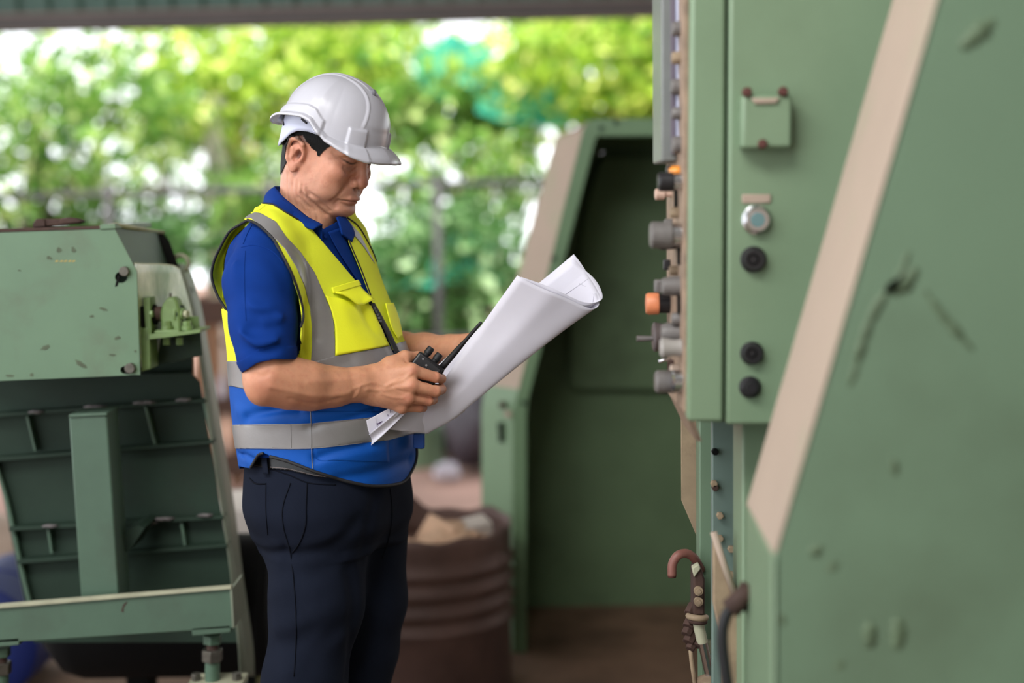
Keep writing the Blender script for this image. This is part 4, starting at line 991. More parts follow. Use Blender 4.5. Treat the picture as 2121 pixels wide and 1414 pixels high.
bx('lid_corner', [(207, 465), (238, 463), (240, 473), (207, 475)], YL-.004, .30, M_green, bevel=.001)
for (x_, y_, r, l) in ((256, 562, .0105, .022), (268, 763, .011, .024)):
    c = P(x_, y_, YL-.012); MB().cyl(c, c+Vector((0, .05, 0)), r, n=18).obj('bolt', M_bolt, conv, bevel=.0015)
MB().pprism([(243, 568), (249, 572), (243, 592), (238, 594)], YL-.0008, .002).obj('torn_slot', M_black, cover)
for pts in ([(113, 515), (124, 511), (128, 520), (120, 526), (112, 523)], [(146, 512), (156, 508), (160, 516), (152, 522)], [(96, 532), (106, 530), (110, 540), (102, 541)], [(80, 716), (104, 710), (108, 718), (86, 732)], [(60, 770), (72, 770), (72, 782), (60, 782)],
            [(150, 742), (176, 740), (200, 764), (180, 766)], [(233, 697), (250, 694), (250, 704), (236, 708)], [(276, 724), (284, 722), (285, 732), (277, 733)]):
    pass
# hopper behind the cover
hop = MB(); r0 = [P(237, 466, YL+.02), P(330, 481, YL+.30), P(352, 548, YL+.32), P(262, 552, YL+.02)]
hop.prism(r0, (.0, .006, .0)).obj('hopper_side', M_green2, conv)
hop2 = MB(); hop2.prism([P(318, 478, YL+.28), P(336, 480, YL+.30), P(352, 500, YL+.31), P(372, 556, YL+.30), P(352, 556, YL+.30)], (-.02, .05, 0)).obj('hopper_end', M_black, conv)
MB().tube([P(205, 470, YL+.0), P(240, 466, YL+.02), P(285, 473, YL+.15), P(320, 479, YL+.28), P(340, 481, YL+.30)], [.003, .0055, .005, .004, .004], 8).obj('hopper_rim', M_dustg, conv, smooth=True)
MB().torus(P(375, 545, YL+.36), (.25, 1, .1), .019, .0055, 20, 8).obj('lifting_ring', M_dustg, conv, smooth=True)
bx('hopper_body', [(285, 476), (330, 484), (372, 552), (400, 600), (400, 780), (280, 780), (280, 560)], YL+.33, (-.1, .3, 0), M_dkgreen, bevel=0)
# bent guard sheet behind the bearing
def guard():
    rows = []
    edge = [(278, 546), (300, 547), (330, 548), (358, 551), (372, 558), (384, 578), (398, 618), (406, 660), (410, 700)]
    deps = [YL+.015, YL+.05, YL+.085, YL+.11, YL+.12, YL+.13, YL+.14, YL+.15, YL+.16]
    top = spline([P(x_, y_, d) for (x_, y_), d in zip(edge[:5], deps[:5])], 24)
    bot = spline([P(x_, y_, d) for (x_, y_), d in zip([(290, 760), (312, 756), (345, 750), (385, 742), (412, 736)], [YL+.03, YL+.09, YL+.13, YL+.15, YL+.16])], 24)
    V = []
    for i in range(24):
        for j in range(12): t = j/11; q = top[i]*(1-t)+bot[i]*t; V.append(q+np.array([.006*math.sin(math.pi*t)*(i/23)**2, -.014*math.sin(math.pi*t)*0, 0]))
    raw_obj('bent_guard', V, grid_faces(24, 12), M_bare, conv, True, solid=.003)
    MB().tube([Vector(q) for q in top], .0025, 8).obj('guard_edge', M_dustg, conv, smooth=True)
guard()
# long curved side flange
fl0 = [(360, 549), (384, 552), (400, 585), (418, 655), (436, 760), (452, 860), (468, 960), (484, 1060), (500, 1190), (520, 1330), (524, 1400)]
fr0 = [(372, 562), (376, 580), (388, 620), (404, 690), (418, 780), (432, 880), (446, 975), (462, 1080), (478, 1200), (492, 1330), (496, 1400)]
def ribbon(name, Lp, Rp, Y0, Y1, m, parent, n=50, thick=.004):
    a_ = spline([P(x_, y_, Y0) for x_, y_ in Lp], n); b_ = spline([P(x_, y_, Y1) for x_, y_ in Rp], n); V = []
    for i in range(n): V += [a_[i], (a_[i]+b_[i])/2, b_[i]]
    return raw_obj(name, V, grid_faces(n, 3), m, parent, True, solid=thick)
ribbon('side_flange', fl0, fr0, YL+.42, YL+.24, M_flange, conv)
# lower slanted casing, its ribs and welds
cas = [(-60, 785), (396, 772), (414, 790), (428, 880), (446, 980), (466, 1110), (484, 1230), (492, 1330), (70, 1330), (38, 1180), (10, 1040), (-12, 960), (-60, 900)]
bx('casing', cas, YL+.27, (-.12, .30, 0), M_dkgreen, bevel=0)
ribbon('casing_edge', [(-14, 955), (10, 1040), (40, 1180), (62, 1270)], [(-8, 958), (18, 1042), (48, 1180), (70, 1268)], YL+.25, YL+.25, M_green2, conv, 20, .02)
for (x0, y0, x1, y1) in ((-60, 860, 424, 826), (-60, 952, 440, 912), (18, 1092, 462, 1068), (36, 1160, 470, 1126)):
    bx('rib', [(x0, y0), (x1, y1), (x1, y1+7), (x0, y0+8)], YL+.235, .04, M_dkgreen, bevel=.001)
for (x0, y0, x1, y1, w_) in ((53, 862, 70, 934, 5), (298, 842, 318, 922, 6), (96, 1092, 104, 1146, 5), (372, 1082, 380, 1130, 6), (418, 830, 436, 912, 5)):
    bx('stiffener', [(x0, y0), (x0+w_, y0), (x1+w_, y1), (x1, y1)], YL+.245, .03, M_green2, bevel=.001)
for x_, y_ in ((75, 853), (190, 842), (205, 843), (292, 834), (306, 833), (380, 828), (104, 1089), (330, 1075), (345, 1074), (425, 1067), (310, 1083)):
    c = P(x_, y_, YL+.233); MB().tube([c+Vector((-.018, 0, -.001)), c+Vector((-.006, -.003, .001)), c+Vector((.006, -.003, .0)), c+Vector((.018, 0, .001))], [.002, .004, .0045, .002], 8).obj('weld', M_weld, conv, smooth=True)
for (x0, y0, x1, y1) in ((270, 1100, 300, 1085), ): MB().pprism([(252, 1105), (285, 1088), (300, 1092), (268, 1140), (252, 1148)], YL+.13, .12).obj('gusset', M_dkgreen, conv)
# post, beam, levelling feet
bx('post', [(142, 862), (221, 858), (248, 1246), (168, 1252)], YL+.06, .09, M_green2, bevel=.004)
bx('post_cap', [(142, 858), (221, 854), (222, 861), (142, 865)], YL+.055, .10, M_green2, bevel=.002)
bx('base_beam', [(-60, 1264), (478, 1219), (482, 1300), (-60, 1334)], YL+.02, .006, M_green2, bevel=.001)
bx('beam_top_flange', [(-60, 1258), (478, 1214), (479, 1220), (-60, 1265)], YL+.012, .018, M_dustg, bevel=.001)
bx('beam_bottom_flange', [(-60, 1329), (482, 1295), (482, 1301), (-60, 1335)], YL+.022, .12, M_green2, bevel=.001)
bx('beam_end', [(476, 1219), (481, 1219), (486, 1300), (481, 1301)], YL+.015, .12, M_flange, bevel=.001)
def foot(cx_, cy0):
    c = lambda y_: P(cx_, y_, YL+.06)
    bx('foot_pad', [(cx_-44, cy0), (cx_+38, cy0-6), (cx_+38, cy0+10), (cx_-42, cy0+17)], YL+.02, .08, M_green2)
    u_ = Vector((0, 0, 1)); r = .0135
    MB().cyl(c(cy0+14), c(cy0+32), .021, n=6).obj('foot_nut', M_green2, conv, bevel=.0015)
    MB().cyl(c(cy0+30), c(cy0+46), .013, n=16).obj('threaded_rod', M_rust, conv)
    MB().cyl(c(cy0+44), c(cy0+68), .0235, n=6).obj('foot_nut', M_bolt, conv, bevel=.0015)
    MB().cyl(c(cy0+66), c(cy0+110), .0165, n=16).obj('foot_rod', M_green2, conv)
    MB().box(c(cy0+108)+Vector((-.05, -.045, -.016)), c(cy0+108)+Vector((.07, .05, 0))).obj('foot_plate', M_dustg, conv, bevel=.002)
    for dx in (-.036, .054): MB().cyl(c(cy0+108)+Vector((dx, 0, .0)), c(cy0+108)+Vector((dx, 0, .016)), .011, n=6).obj('plate_bolt', M_bolt, conv, bevel=.001)
    b0 = c(cy0+108)
    MB().box((b0.x-.05, b0.y-.045, 0), (b0.x+.07, b0.y+.05, b0.z-.016)).obj('leg', M_dkgreen, conv, bevel=.003)
foot(440, 1300); foot(2, 1326)
dc = P(95, 1300, YL+.75); MB().lathe(Vector((P(88, 1300, YL+.72).x, YL+.75, .46)), (1, 0, 0), [(0, .06), (.02, .12), (.07, .175), (.12, .19), (.60, .19), (.62, .17)], 32).obj('return_drum', mat('black_belt_rubber', (13, 13, 14), .8, spec=.15), conv, smooth='auto')
MB().box((P(300, 1300, 3.9).x-.03, 3.8, 0), (P(300, 1300, 3.9).x+.03, 3.9, .29)).obj('drum_stand', M_black, conv)
# bearing on its bracket
YB = YL+.045
bx('bracket_shelf', [(308, 692), (345, 690), (415, 682), (415, 689), (345, 699), (308, 703)], YB-.02, .10, M_bright, bevel=.001)
bx('bracket_web', [(308, 700), (345, 697), (415, 686), (418, 736), (340, 752), (306, 762)], YB+.06, .006, M_dkgreen, bevel=.001)
bx('bracket_back', [(384, 655), (411, 655), (414, 686), (384, 690)], YB+.07, .005, M_bright, bevel=.001)
bx('upright_plate', [(296, 616), (310, 616), (314, 694), (302, 694)], YB-.01, .08, M_bright, bevel=.001)
bx('upright_plate', [(287, 618), (296, 616), (298, 680), (290, 680)], YB-.0, .06, M_bright, bevel=.001)
bx('upright_post', [(288, 680), (309, 678), (312, 764), (292, 770)], YB-.012, .07, M_bright, bevel=.002)
bx('upright_slot', [(285, 636), (296, 634), (297, 676), (286, 676)], YB-.015, .02, M_black, bevel=0)
bc_ = P(349, 650, YB+.02)
MB().pprism([(333, 690), (331, 648), (336, 630), (345, 618), (356, 614), (366, 622), (372, 640), (374, 668), (376, 690)], YB, .045).obj('bearing_housing', M_bright, conv, bevel=.006)
for k, (r, m_, d0, d1) in enumerate(((.030, M_bright, 0, .006), (.024, M_dkgreen, .004, .009), (.017, M_bright, .006, .016), (.010, M_dustg, .012, .024))):
    c = P(369, 650, YB+.02); ax = Vector((.95, -.30, 0)).normalized(); MB().cyl(c+ax*d0, c+ax*d1, r*.8, n=22).obj('shaft_collar' if k else 'bearing_face', m_, conv, bevel=.001)
MB().cyl(P(320, 650, YB+.02), P(336, 650, YB+.02), .016, n=20).obj('shaft', M_rust, conv); MB().cyl(P(312, 652, YB+.02), P(324, 651, YB+.02), .022, n=20).obj('shaft_sleeve', M_black, conv)
bx('bearing_foot', [(319, 684), (372, 682), (374, 694), (320, 697)], YB-.015, .06, M_bright, bevel=.003)
for x_, y_ in ((346, 676), (388, 676)):
    c = P(x_, y_+4, YB-.002); MB().cyl(c-Vector((0, 0, .004)), c+Vector((0, 0, .006)), .0125, n=18).cyl(c+Vector((0, 0, .006)), c+Vector((0, 0, .016)), .0095, n=6).obj('bearing_bolt', M_bright, conv, bevel=.0008)
MB().cyl(P(310, 650, YB-.02), P(317, 650, YB-.02), .0085, n=6).obj('plate_bolt', M_bright, conv, bevel=.0008)
MB().cyl(P(353, 615, YB+.02), P(353, 607, YB+.02), .003, n=10).obj('grease_nipple', M_bolt, conv)
for x_ in (345, 372): MB().cyl(P(x_, 699, YB+.02), P(x_, 714, YB+.02), .008, n=6).obj('bearing_nut', M_bright, conv)
# scuffs on the cover: thin worn paint patches
M_scuff = mat('scuffed_paint', (84, 96, 74), .7, var=.4, vscale=60)
def scuff(cx_, cy_, rx, ry, ang, parent, Y, m, seed):
    rr = random.Random(seed); pts = []
    for i in range(14):
        t = 2*math.pi*i/14; r = .55+.45*rr.random(); x_, y_ = rx*r*math.cos(t), ry*r*math.sin(t); pts.append((cx_+x_*math.cos(ang)-y_*math.sin(ang), cy_+x_*math.sin(ang)+y_*math.cos(ang)))
    MB().pprism(pts, Y, .001).obj('scuff', m, parent, smooth=False)
for k, q in enumerate(((122, 518, 8, 9, 0), (152, 517, 7, 10, -.5), (102, 534, 9, 6, .4), (94, 720, 17, 7, -.4), (66, 776, 6, 7, 0), (168, 754, 22, 7, .5), (243, 700, 10, 6, -.3), (280, 727, 4, 5, 0), (214, 640, 14, 5, .3), (233, 735, 12, 4, .1), (190, 655, 8, 4, 0), (20, 778, 14, 4, 0), (40, 560, 5, 3, 0))):
    scuff(q[0], q[1], q[2]*.8, q[3]*.8, q[4], cover, YL-.0006, M_scuff, k)
for x_ in (115, 125, 133, 142, 150): MB().pprism([(x_, 540), (x_+6, 539), (x_+5, 541), (x_-1, 542)], YL-.0006, .001).obj('chalk_mark', mat('yellow_chalk', (196, 160, 70), .8) if 'yellow_chalk' not in MATS else MATS['yellow_chalk'], cover, smooth=False)
MB().pprism([(255, 1252), (262, 1246), (264, 1247), (256, 1258), (256, 1268), (251, 1266)], YL+.0192, .001).obj('paint_chip', M_rust, conv, smooth=False)
# rusty clamp left on the lid
cl = thing('iron_clamp', 'rusty brown iron clamp lying on top of the green cover box', 'clamp', tuple(P(115, 468, YL+.08)))
MB().pprism([(67, 463), (74, 453), (92, 453), (95, 470), (68, 472)], YL+.05, .05).obj('clamp_head', M_rust, cl, bevel=.003)
MB().pprism([(92, 454), (124, 452), (126, 467), (92, 469)], YL+.055, .03).obj('clamp_bar', M_rust, cl, bevel=.003)
MB().pprism([(122, 452), (140, 450), (160, 453), (170, 459), (160, 463), (138, 465), (122, 467)], YL+.05, .035).obj('clamp_jaw', M_rust, cl, bevel=.004)
# ================================================================== RIGHT: CONTROL CABINET, PRESS GUARDS, FITTINGS
M_cab = mat('cabinet_green_paint', (118, 141, 113), .42, var=.07, vscale=2.5, dirt=(96, 116, 90), dirt_amt=.4, dscale=3, bump=.03, bscale=40)
M_guard = mat('guard_green_paint', (108, 133, 108), .5, var=.12, vscale=1.8, dirt=(70, 78, 58), dirt_amt=.45, dscale=2.6, bump=.04, bscale=30)
M_cream = mat('dusty_cream_primer', (170, 153, 138), .85, spec=.25, var=.1, vscale=3, dirt=(146, 152, 124), dirt_amt=.6, dscale=5)
M_hous = mat('housing_green_paint', (104, 132, 98), .5, var=.15, vscale=3, dirt=(50, 56, 38), dirt_amt=.5, dscale=2.5)
M_inner = mat('housing_inner_paint', (100, 122, 90), .65, spec=.3, var=.3, vscale=2.2, dirt=(40, 44, 28), dirt_amt=.6, dscale=1.8)
M_steel = mat('bright_steel', (200, 200, 204), .22, metal=1); M_knob = mat('black_knob_plastic', (34, 33, 36), .4, var=.2, vscale=40); M_gknob = mat('grey_knob_plastic', (112, 108, 106), .5, var=.3, vscale=50)
M_plate = mat('grimy_panel', (160, 136, 116), .6, var=.4, vscale=26, dirt=(84, 72, 66), dirt_amt=.7, dscale=22); M_disp = mat('grey_display_case', (120, 124, 122), .35, var=.15, vscale=12)
M_tan = mat('dusty_tan_metal', (158, 138, 112), .7, var=.35, vscale=12, dirt=(96, 74, 60), dirt_amt=.7, dscale=14)
M_redb = mat('red_brown_screw', (84, 46, 40), .6); M_bluegrey = mat('blue_grey_panel', (104, 124, 116), .5, var=.15, vscale=5)
# ---- near guard
YG = 1.72
ng = thing('press_side_guard', 'large green side guard plate with slanted cream edge in the near right corner', 'machine guard', (P(1900, 1000, YG).x, YG+.15, 0))
def foot_pt(px, Y): v = P(px, 1400, Y); return Vector((v.x, Y, 0))
NG = [P(2010, -250, YG), P(1935, 0, YG), P(1600, 1150, YG), foot_pt(1601, YG), Vector((1.75, YG, 0)), Vector((1.75, YG, P(2010, -250, YG).z))]
MB().prism(NG, (.012, .022, 0)).obj('front_plate', M_guard, ng, bevel=.004)
ex = Vector((.017, .30, 0)); k0, k1, k2, k3 = NG[0], NG[1], NG[2], NG[3]; ins = Vector((.006, 0, 0))
MB().prism([k0, k2, k2+ex, k0+ex], (.010, 0, .004)).obj('slanted_edge_plate', M_cream, ng, bevel=.003)
MB().prism([k2, k3, k3+ex, k2+ex], (.010, 0, 0)).obj('lower_edge_plate', M_cab, ng, bevel=.003)
M_smear = mat('oil_smear', (96, 116, 88), .6, var=.3, vscale=30)
def smear(pts, w_, parent, Y, m=None, seed=1, name='oil_smear'):
    c = spline(pts, 26); rr = random.Random(seed); V = []
    for i in range(26):
        d = c[min(i+1, 25)]-c[max(i-1, 0)]; d /= np.linalg.norm(d); n = np.array([-d[1], d[0]]); ww = w_*(.35+.65*math.sin(math.pi*(i+.5)/26))*(.7+.6*rr.random())
        V += [P(*(c[i]+n*ww), Y), P(*(c[i]-n*ww), Y)]
    raw_obj(name, V, grid_faces(26, 2), m or M_smear, parent, True, solid=.0006)
for q, w_, sd_ in (([(1882, 520), (1862, 575), (1822, 625), (1792, 690), (1772, 760), (1760, 800)], 11, 1), ([(1915, 600), (1950, 650), (1985, 690), (2015, 725)], 9, 2), ([(1900, 555), (1870, 590), (1830, 600)], 18, 3),
                  ([(1801, 1285), (1802, 1318), (1800, 1342)], 16, 4), ([(1858, 1280), (1860, 1318), (1857, 1345)], 18, 5), ([(1700, 1130), (1680, 1150)], 13, 6), ([(1720, 1165), (1728, 1182)], 15, 7), ([(1735, 1370), (1742, 1385)], 12, 8), ([(1615, 1270), (1622, 1295)], 8, 9), ([(1850, 950), (1855, 985)], 9, 10), ([(1990, 100), (2060, 40)], 20, 11)):
    smear(q, w_, ng, YG-.0004, None, sd_)
# ---- control cabinet
YC = 2.2
cab = thing('control_cabinet', 'green control cabinet with buttons and knobs hung beside the press', 'cabinet', tuple(P(1560, 880, YC)))
top_ = -170
MB().pprism([(1432, top_), (1505, top_), (1500, 876), (1424, 873)], YC, .030).obj('front_door', M_cab, cab, bevel=.006)
MB().pprism([(1511, top_), (1960, top_), (1960, 880), (1504, 880)], YC, .030).obj('front_panel', M_cab, cab, bevel=.006)
MB().pprism([(1436, top_), (1955, top_), (1955, 876), (1430, 872)], YC+.02, .30).obj('cabinet_body', M_dkgreen, cab, bevel=.003)
# socket cover
sk = MB().pprism([(1536, 196), (1642, 194), (1642, 308), (1536, 308)], YC-.035, .036).obj('socket_box', M_cab, cab, bevel=.006)
MB().pprism([(1556, 203), (1616, 202), (1608, 214), (1564, 215)], YC-.040, .008).obj('socket_lip', M_cream, sk, bevel=.002)
for x_, y_ in ((1549, 190), (1624, 189), (1581, 298)):
    c = P(x_, y_, YC-.042); MB().lathe(c+Vector((0, .012, 0)), (0, -1, 0), [(0, .0075), (.008, .0075), (.012, .005)], 14).obj('screw', M_redb, sk)
MB().pprism([(1537, 402), (1597, 402), (1597, 421), (1537, 421)], YC-.003, .004).obj('name_plate', M_cream, cab, bevel=.002)
def facebtn(x_, y_, rings, name):
    c = P(x_, y_, YC); par = cab
    for k, (d, r, m_) in enumerate(rings):
        o = MB().lathe(c+Vector((0, .004, 0)), (0, -1, 0), [(0, r), (d*.8+.004, r), (d+.004, r*.88)], 28).obj(name if k == 0 else ('button_face' if k == len(rings)-1 else 'bezel'), m_, par)
        if k == 0: par = o
facebtn(1566, 455, [(.006, .0225, M_steel), (.016, .0195, M_steel), (.017, .0125, mat('teal_lens', (96, 128, 130), .2, coat=.3))], 'push_button')
for (x_, y_, r) in ((1560, 537, .0195), (1557, 731, .0175), (1553, 801, .0165)):
    facebtn(x_, y_, [(.004, r*1.05, M_knob), (.016, r*.9, M_knob)] if y_ != 801 else [(.004, r*1.05, M_knob), (.012, r*.88, M_knob), (.018, r*.6, M_knob)], 'rotary_switch')
for x_, y_, r in ((1560, 537, .0085), (1557, 731, .0075)):
    c = P(x_, y_, YC-.0165); MB().lathe(c, (0, -1, 0), [(-.004, r), (.0012, r), (.0012, r*.8), (-.002, r*.7)], 20).obj('switch_hole', mat('deep_black', (5, 5, 6), .9, spec=.05) if 'deep_black' not in MATS else MATS['deep_black'], cab)
# ---- side panel of the cabinet (faces the operator) with its controls
PX = P(1424, 500, YC).x
def sp(py, Y, out=0.): v = P(1400, py, Y); return Vector((PX-.004-out, Y, v.z))
zt, zb = P(1424, -170, YC).z, P(1420, 832, YC+0.144).z
MB().box((PX-.004, YC+0.022, zb), (PX+.006, YC+0.259, zt)).obj('side_control_panel', M_plate, cab, bevel=.002)
MB().prism([Vector((PX-.002, YC+0.029, zb)), Vector((PX-.002, YC+0.245, zb)), Vector((PX+.02, YC+0.216, zb-.05)), Vector((PX+.02, YC+0.043, zb-.05))], (.008, 0, 0)).obj('panel_skirt', M_plate, cab)
def lat(name, py, Y, prof, m, parent=cab, n=22, **k): return MB().lathe(sp(py, Y), (-1, 0, 0), prof, n).obj(name, m, parent, **k)
# display case overhanging the panel
zd = P(1380, 338, YC+0.173).z
MB().box((PX-.029, YC+.10, zd), (PX-.003, YC+.24, zt)).obj('display_case', M_disp, cab, bevel=.004)
MB().box((PX-.0145, YC+.092, zd+.012), (PX-.006, YC+.102, zt)).obj('display_edge', mat('mauve_strip', (98, 90, 100), .4), cab, bevel=.001)
MB().box((PX-.0065, YC+.075, zd+.03), (PX+.0035, YC+.10, zt)).obj('display_edge', mat('pale_blue_strip', (176, 182, 206), .3), cab, bevel=.001)
lat('indicator_lamp', 356, YC+0.072, [(0, .010), (.010, .010), (.016, .006)], mat('orange_lens', (226, 138, 40), .3))
k_ = lat('selector_knob', 376, YC+0.043, [(0, .013), (.012, .013), (.014, .011)], M_steel); lat('selector_cap', 376, YC+0.043, [(.014, .015), (.034, .015), (.037, .012)], M_knob)
lat('selector_knob', 378, YC+0.115, [(0, .014), (.022, .014), (.024, .011)], M_knob)
lat('small_button', 402, YC+0.180, [(0, .005), (.012, .005), (.012, .009), (.026, .0095), (.028, .007)], mat('pinkish_button', (196, 166, 150), .4))
k_ = lat('collar', 486, YC+0.050, [(0, .018), (.012, .018), (.014, .016)], M_steel); lat('large_knob', 486, YC+0.050, [(.012, .0165), (.016, .021), (.046, .021), (.049, .017)], M_gknob)
lat('large_knob', 498, YC+0.115, [(0, .014), (.024, .0155), (.030, .013)], M_knob)
for py, Y in ((530, YC+0.065), (630, YC+0.065), (412, YC+0.101)):
    c = sp(py, Y, .001); MB().box(c+Vector((-.003, -.010, -.014)), c+Vector((.003, .010, .014))).obj('dark_window', M_black, cab)
c = sp(548, YC+0.202); MB().box(c+Vector((-.012, -.006, -.009)), c+Vector((0, .006, .009))).obj('rocker_switch', M_knob, cab, bevel=.002)
c = sp(592, YC+0.173); MB().box(c+Vector((-.030, -.012, -.011)), c+Vector((0, .012, .011))).obj('lever_knob', M_gknob, cab, bevel=.003)
lat('rotary_knob', 592, YC+0.072, [(0, .016), (.010, .016), (.026, .0135), (.028, .011)], M_gknob)
lat('stop_button_base', 628, YC+0.216, [(0, .0165), (.018, .0165), (.020, .015)], M_knob); lat('stop_button', 628, YC+0.216, [(.018, .010), (.019, .0185), (.036, .0185), (.040, .0165), (.041, .008)], mat('orange_button', (216, 132, 90), .45, var=.15, vscale=60))
lat('handwheel_hub', 697, YC+0.216, [(0, .020), (.026, .0255), (.029, .022)], mat('grey_hub', (86, 78, 78), .5)); lat('hub_pin', 700, YC+0.216, [(.026, .004), (.046, .005), (.056, .005)], M_gknob)
lat('rotary_knob', 690, YC+0.086, [(0, .017), (.020, .017), (.028, .014)], M_gknob)
lat('rotary_knob', 720, YC+0.050, [(0, .014), (.012, .013), (.030, .0165), (.034, .012)], mat('light_grey_knob', (150, 146, 142), .4))
MB().tube([sp(744, YC+0.187), sp(745, YC+0.187, .012), sp(748, YC+0.187, .022)], [.003, .0025, .004], 10).obj('toggle_lever', M_steel, cab, smooth=True)
for i in range(4): lat('spring_coil', 752+i*4, YC+0.158, [(0, .006), (.010, .006)], M_rust)
k_ = lat('collar', 790, YC+0.043, [(0, .018), (.014, .018), (.016, .014)], M_steel); lat('large_knob', 790, YC+0.072, [(0, .012), (.010, .0185), (.036, .0185), (.040, .015)], M_gknob)
lat('small_button', 770, YC+0.086, [(0, .012), (.012, .012), (.014, .009)], mat('cream_button', (206, 186, 170), .4))
for py, Y, r in ((60, YC+0.058, .012), (120, YC+0.058, .010), (180, YC+0.072, .013), (235, YC+0.058, .010), (300, YC+0.058, .014), (440, YC+0.086, .009), (560, YC+0.101, .008), (660, YC+0.072, .010), (350, YC+0.144, .006), (460, YC+0.173, .006)):
    lat('panel_button', py, Y, [(0, r), (.010, r), (.013, r*.8)], M_gknob if int(py) % 40 else M_tan, n=14)
# ---- frame under the cabinet
uf = thing('press_stand', 'green press frame under the control cabinet with bolted blue-grey panel', 'machine frame', (P(1480, 1000, 2.65).x, 2.7, 0))
def down(px, Y, x2=None): return foot_pt(px, Y)
MB().prism([P(1410, 868, 2.72), P(1452, 868, 2.72), P(1452, 1132, 2.72), P(1411, 1036, 2.72)], (.02, .16, 0)).obj('dusty_side_plate', M_tan, uf, bevel=.002)
MB().prism([P(1449, 868, 2.66), P(1476, 868, 2.66), P(1476, 1210, 2.66), Vector((P(1476, 1210, 2.66).x, 2.66, 0)), Vector((P(1458, 1210, 2.66).x, 2.66, 0)), P(1449, 1150, 2.66)], (0, .05, 0)).obj('green_upright', M_guard, uf, bevel=.002)
bp = MB().prism([P(1475, 868, 2.50), P(1541, 868, 2.50), Vector((P(1541, 1000, 2.5).x, 2.5, 0)), Vector((P(1476, 1000, 2.5).x, 2.5, 0))], (0, .02, 0)).obj('blue_grey_panel', M_bluegrey, uf, bevel=.002)
MB().prism([P(1538, 868, 2.30), P(1700, 868, 2.30), Vector((P(1700, 900, 2.3).x, 2.3, 0)), Vector((P(1538, 900, 2.3).x, 2.3, 0))], (0, .10, 0)).obj('rear_column', M_cab, uf, bevel=.003)
for x_, y_, m_ in ((1480, 934, M_black), (1478, 1000, M_tan), (1480, 1008, M_rust), (1490, 1066, M_tan), (1490, 1113, M_tan), (1513, 1135, M_tan), (1513, 1188, M_tan)):
    c = P(x_, y_, 2.5); MB().cyl(c, c+Vector((0, -.012, 0)), .0065, n=6).obj('panel_bolt', m_, bp, bevel=.001)
gd = MB().prism([P(1478, 1102, 2.36), P(1484, 1118, 2.36), P(1524, 1236, 2.36), P(1544, 1310, 2.36), Vector((P(1546, 1414, 2.36).x, 2.36, .35)), Vector((P(1506, 1414, 2.36).x, 2.36, .35)), P(1494, 1330, 2.36), P(1478, 1250, 2.36)], (0, .02, 0)).obj('rusty_gusset', M_tan, uf, bevel=.003)
MB().tube([P(1478, 1102, 2.355), P(1500, 1170, 2.355), P(1524, 1236, 2.355)], .006, 8).obj('gusset_rim', M_cream, gd, smooth=True)
# black hose loop near the guard
hs = thing('black_hose', 'black hose looped from a brown fitting beside the guard', 'hose', tuple(P(1530, 1250, 2.0)))
MB().tube([Vector(q) for q in spline([P(1508, 1430, 2.0), P(1496, 1330, 2.0), P(1502, 1280, 2.0), P(1520, 1258, 2.0), P(1550, 1256, 2.0), P(1566, 1275, 2.0), P(1568, 1340, 2.0), P(1566, 1440, 2.0)], 40)], .0085, 12).obj('hose', M_blk2, hs, smooth=True)
MB().tube([P(1512, 1262, 1.985), P(1536, 1236, 1.985), P(1552, 1222, 1.99)], [.016, .013, .017], 12).obj('hose_fitting', M_rust, hs, smooth=True)
MB().tube([Vector(q) for q in spline([P(1508, 1430, 2.0), Vector((P(1512, 1430, 2.0).x, 2.0, .6)), Vector((P(1530, 1430, 2.0).x, 2.02, .012)), Vector((P(1560, 1430, 2.0).x, 2.05, .012)), Vector((P(1568, 1430, 2.0).x, 2.0, .6)), P(1566, 1440, 2.0)], 40)], .0085, 12).obj('hose_tail', M_blk2, hs, smooth=True)
# pink hose stub and hydraulic fittings
ph = thing('red_brown_pipe', 'red-brown bent pipe end above the hydraulic fittings', 'pipe', tuple(P(1420, 1170, 2.70)))
MB().tube([Vector(q) for q in spline([P(1392, 1192, 2.62), P(1393, 1168, 2.62), P(1404, 1150, 2.62), P(1422, 1146, 2.63), P(1438, 1156, 2.64), P(1452, 1180, 2.66)], 30)], .0085, 14).obj('bent_pipe', mat('red_brown_pipe_paint', (140, 92, 82), .5, var=.3, vscale=30), ph, smooth=True)
MB().tube([P(1392, 1190, 2.62), P(1392, 1195, 2.62)], .0078, 14).obj('pipe_mouth', M_redb, ph, smooth=True)
hf = thing('hydraulic_fittings', 'greasy brown hydraulic valve block with nuts and chrome rod', 'fitting', (P(1448, 1300, 2.62).x, 2.62, 0))
MB().pprism([(1436, 1178), (1452, 1172), (1460, 1200), (1460, 1275), (1436, 1275)], 2.60, .045).obj('valve_block', M_rust, hf, bevel=.004)
MB().pprism([(1434, 1176), (1448, 1168), (1452, 1178), (1438, 1196)], 2.595, .02).obj('green_bracket', M_dustg, hf, bevel=.002)
for x_, y_ in ((1446, 1222), (1446, 1244)): c = P(x_, y_, 2.60); MB().lathe(c, (0, -1, 0), [(0, .0085), (.008, .0085), (.008, .0045), (.012, .004)], 16).obj('round_nut', M_tan, hf)
MB().torus(P(1444, 1277, 2.61), (.1, .1, 1), .016, .0062, 22, 8).obj('ring_collar', M_tan, hf, smooth=True); MB().torus(P(1445, 1285, 2.61), (.1, .1, 1), .013, .006, 22, 8).obj('ring_collar', M_rust, hf, smooth=True)
rb0, rb1 = P(1446, 1290, 2.61), P(1471, 1402, 2.62)
MB().cyl(rb0, rb0+(rb1-rb0)*.35, .0105, n=18).obj('rod_sleeve', M_dustg, hf); MB().cyl(rb0+(rb1-rb0)*.33, rb1, .009, n=18).obj('chrome_rod', M_steel, hf)
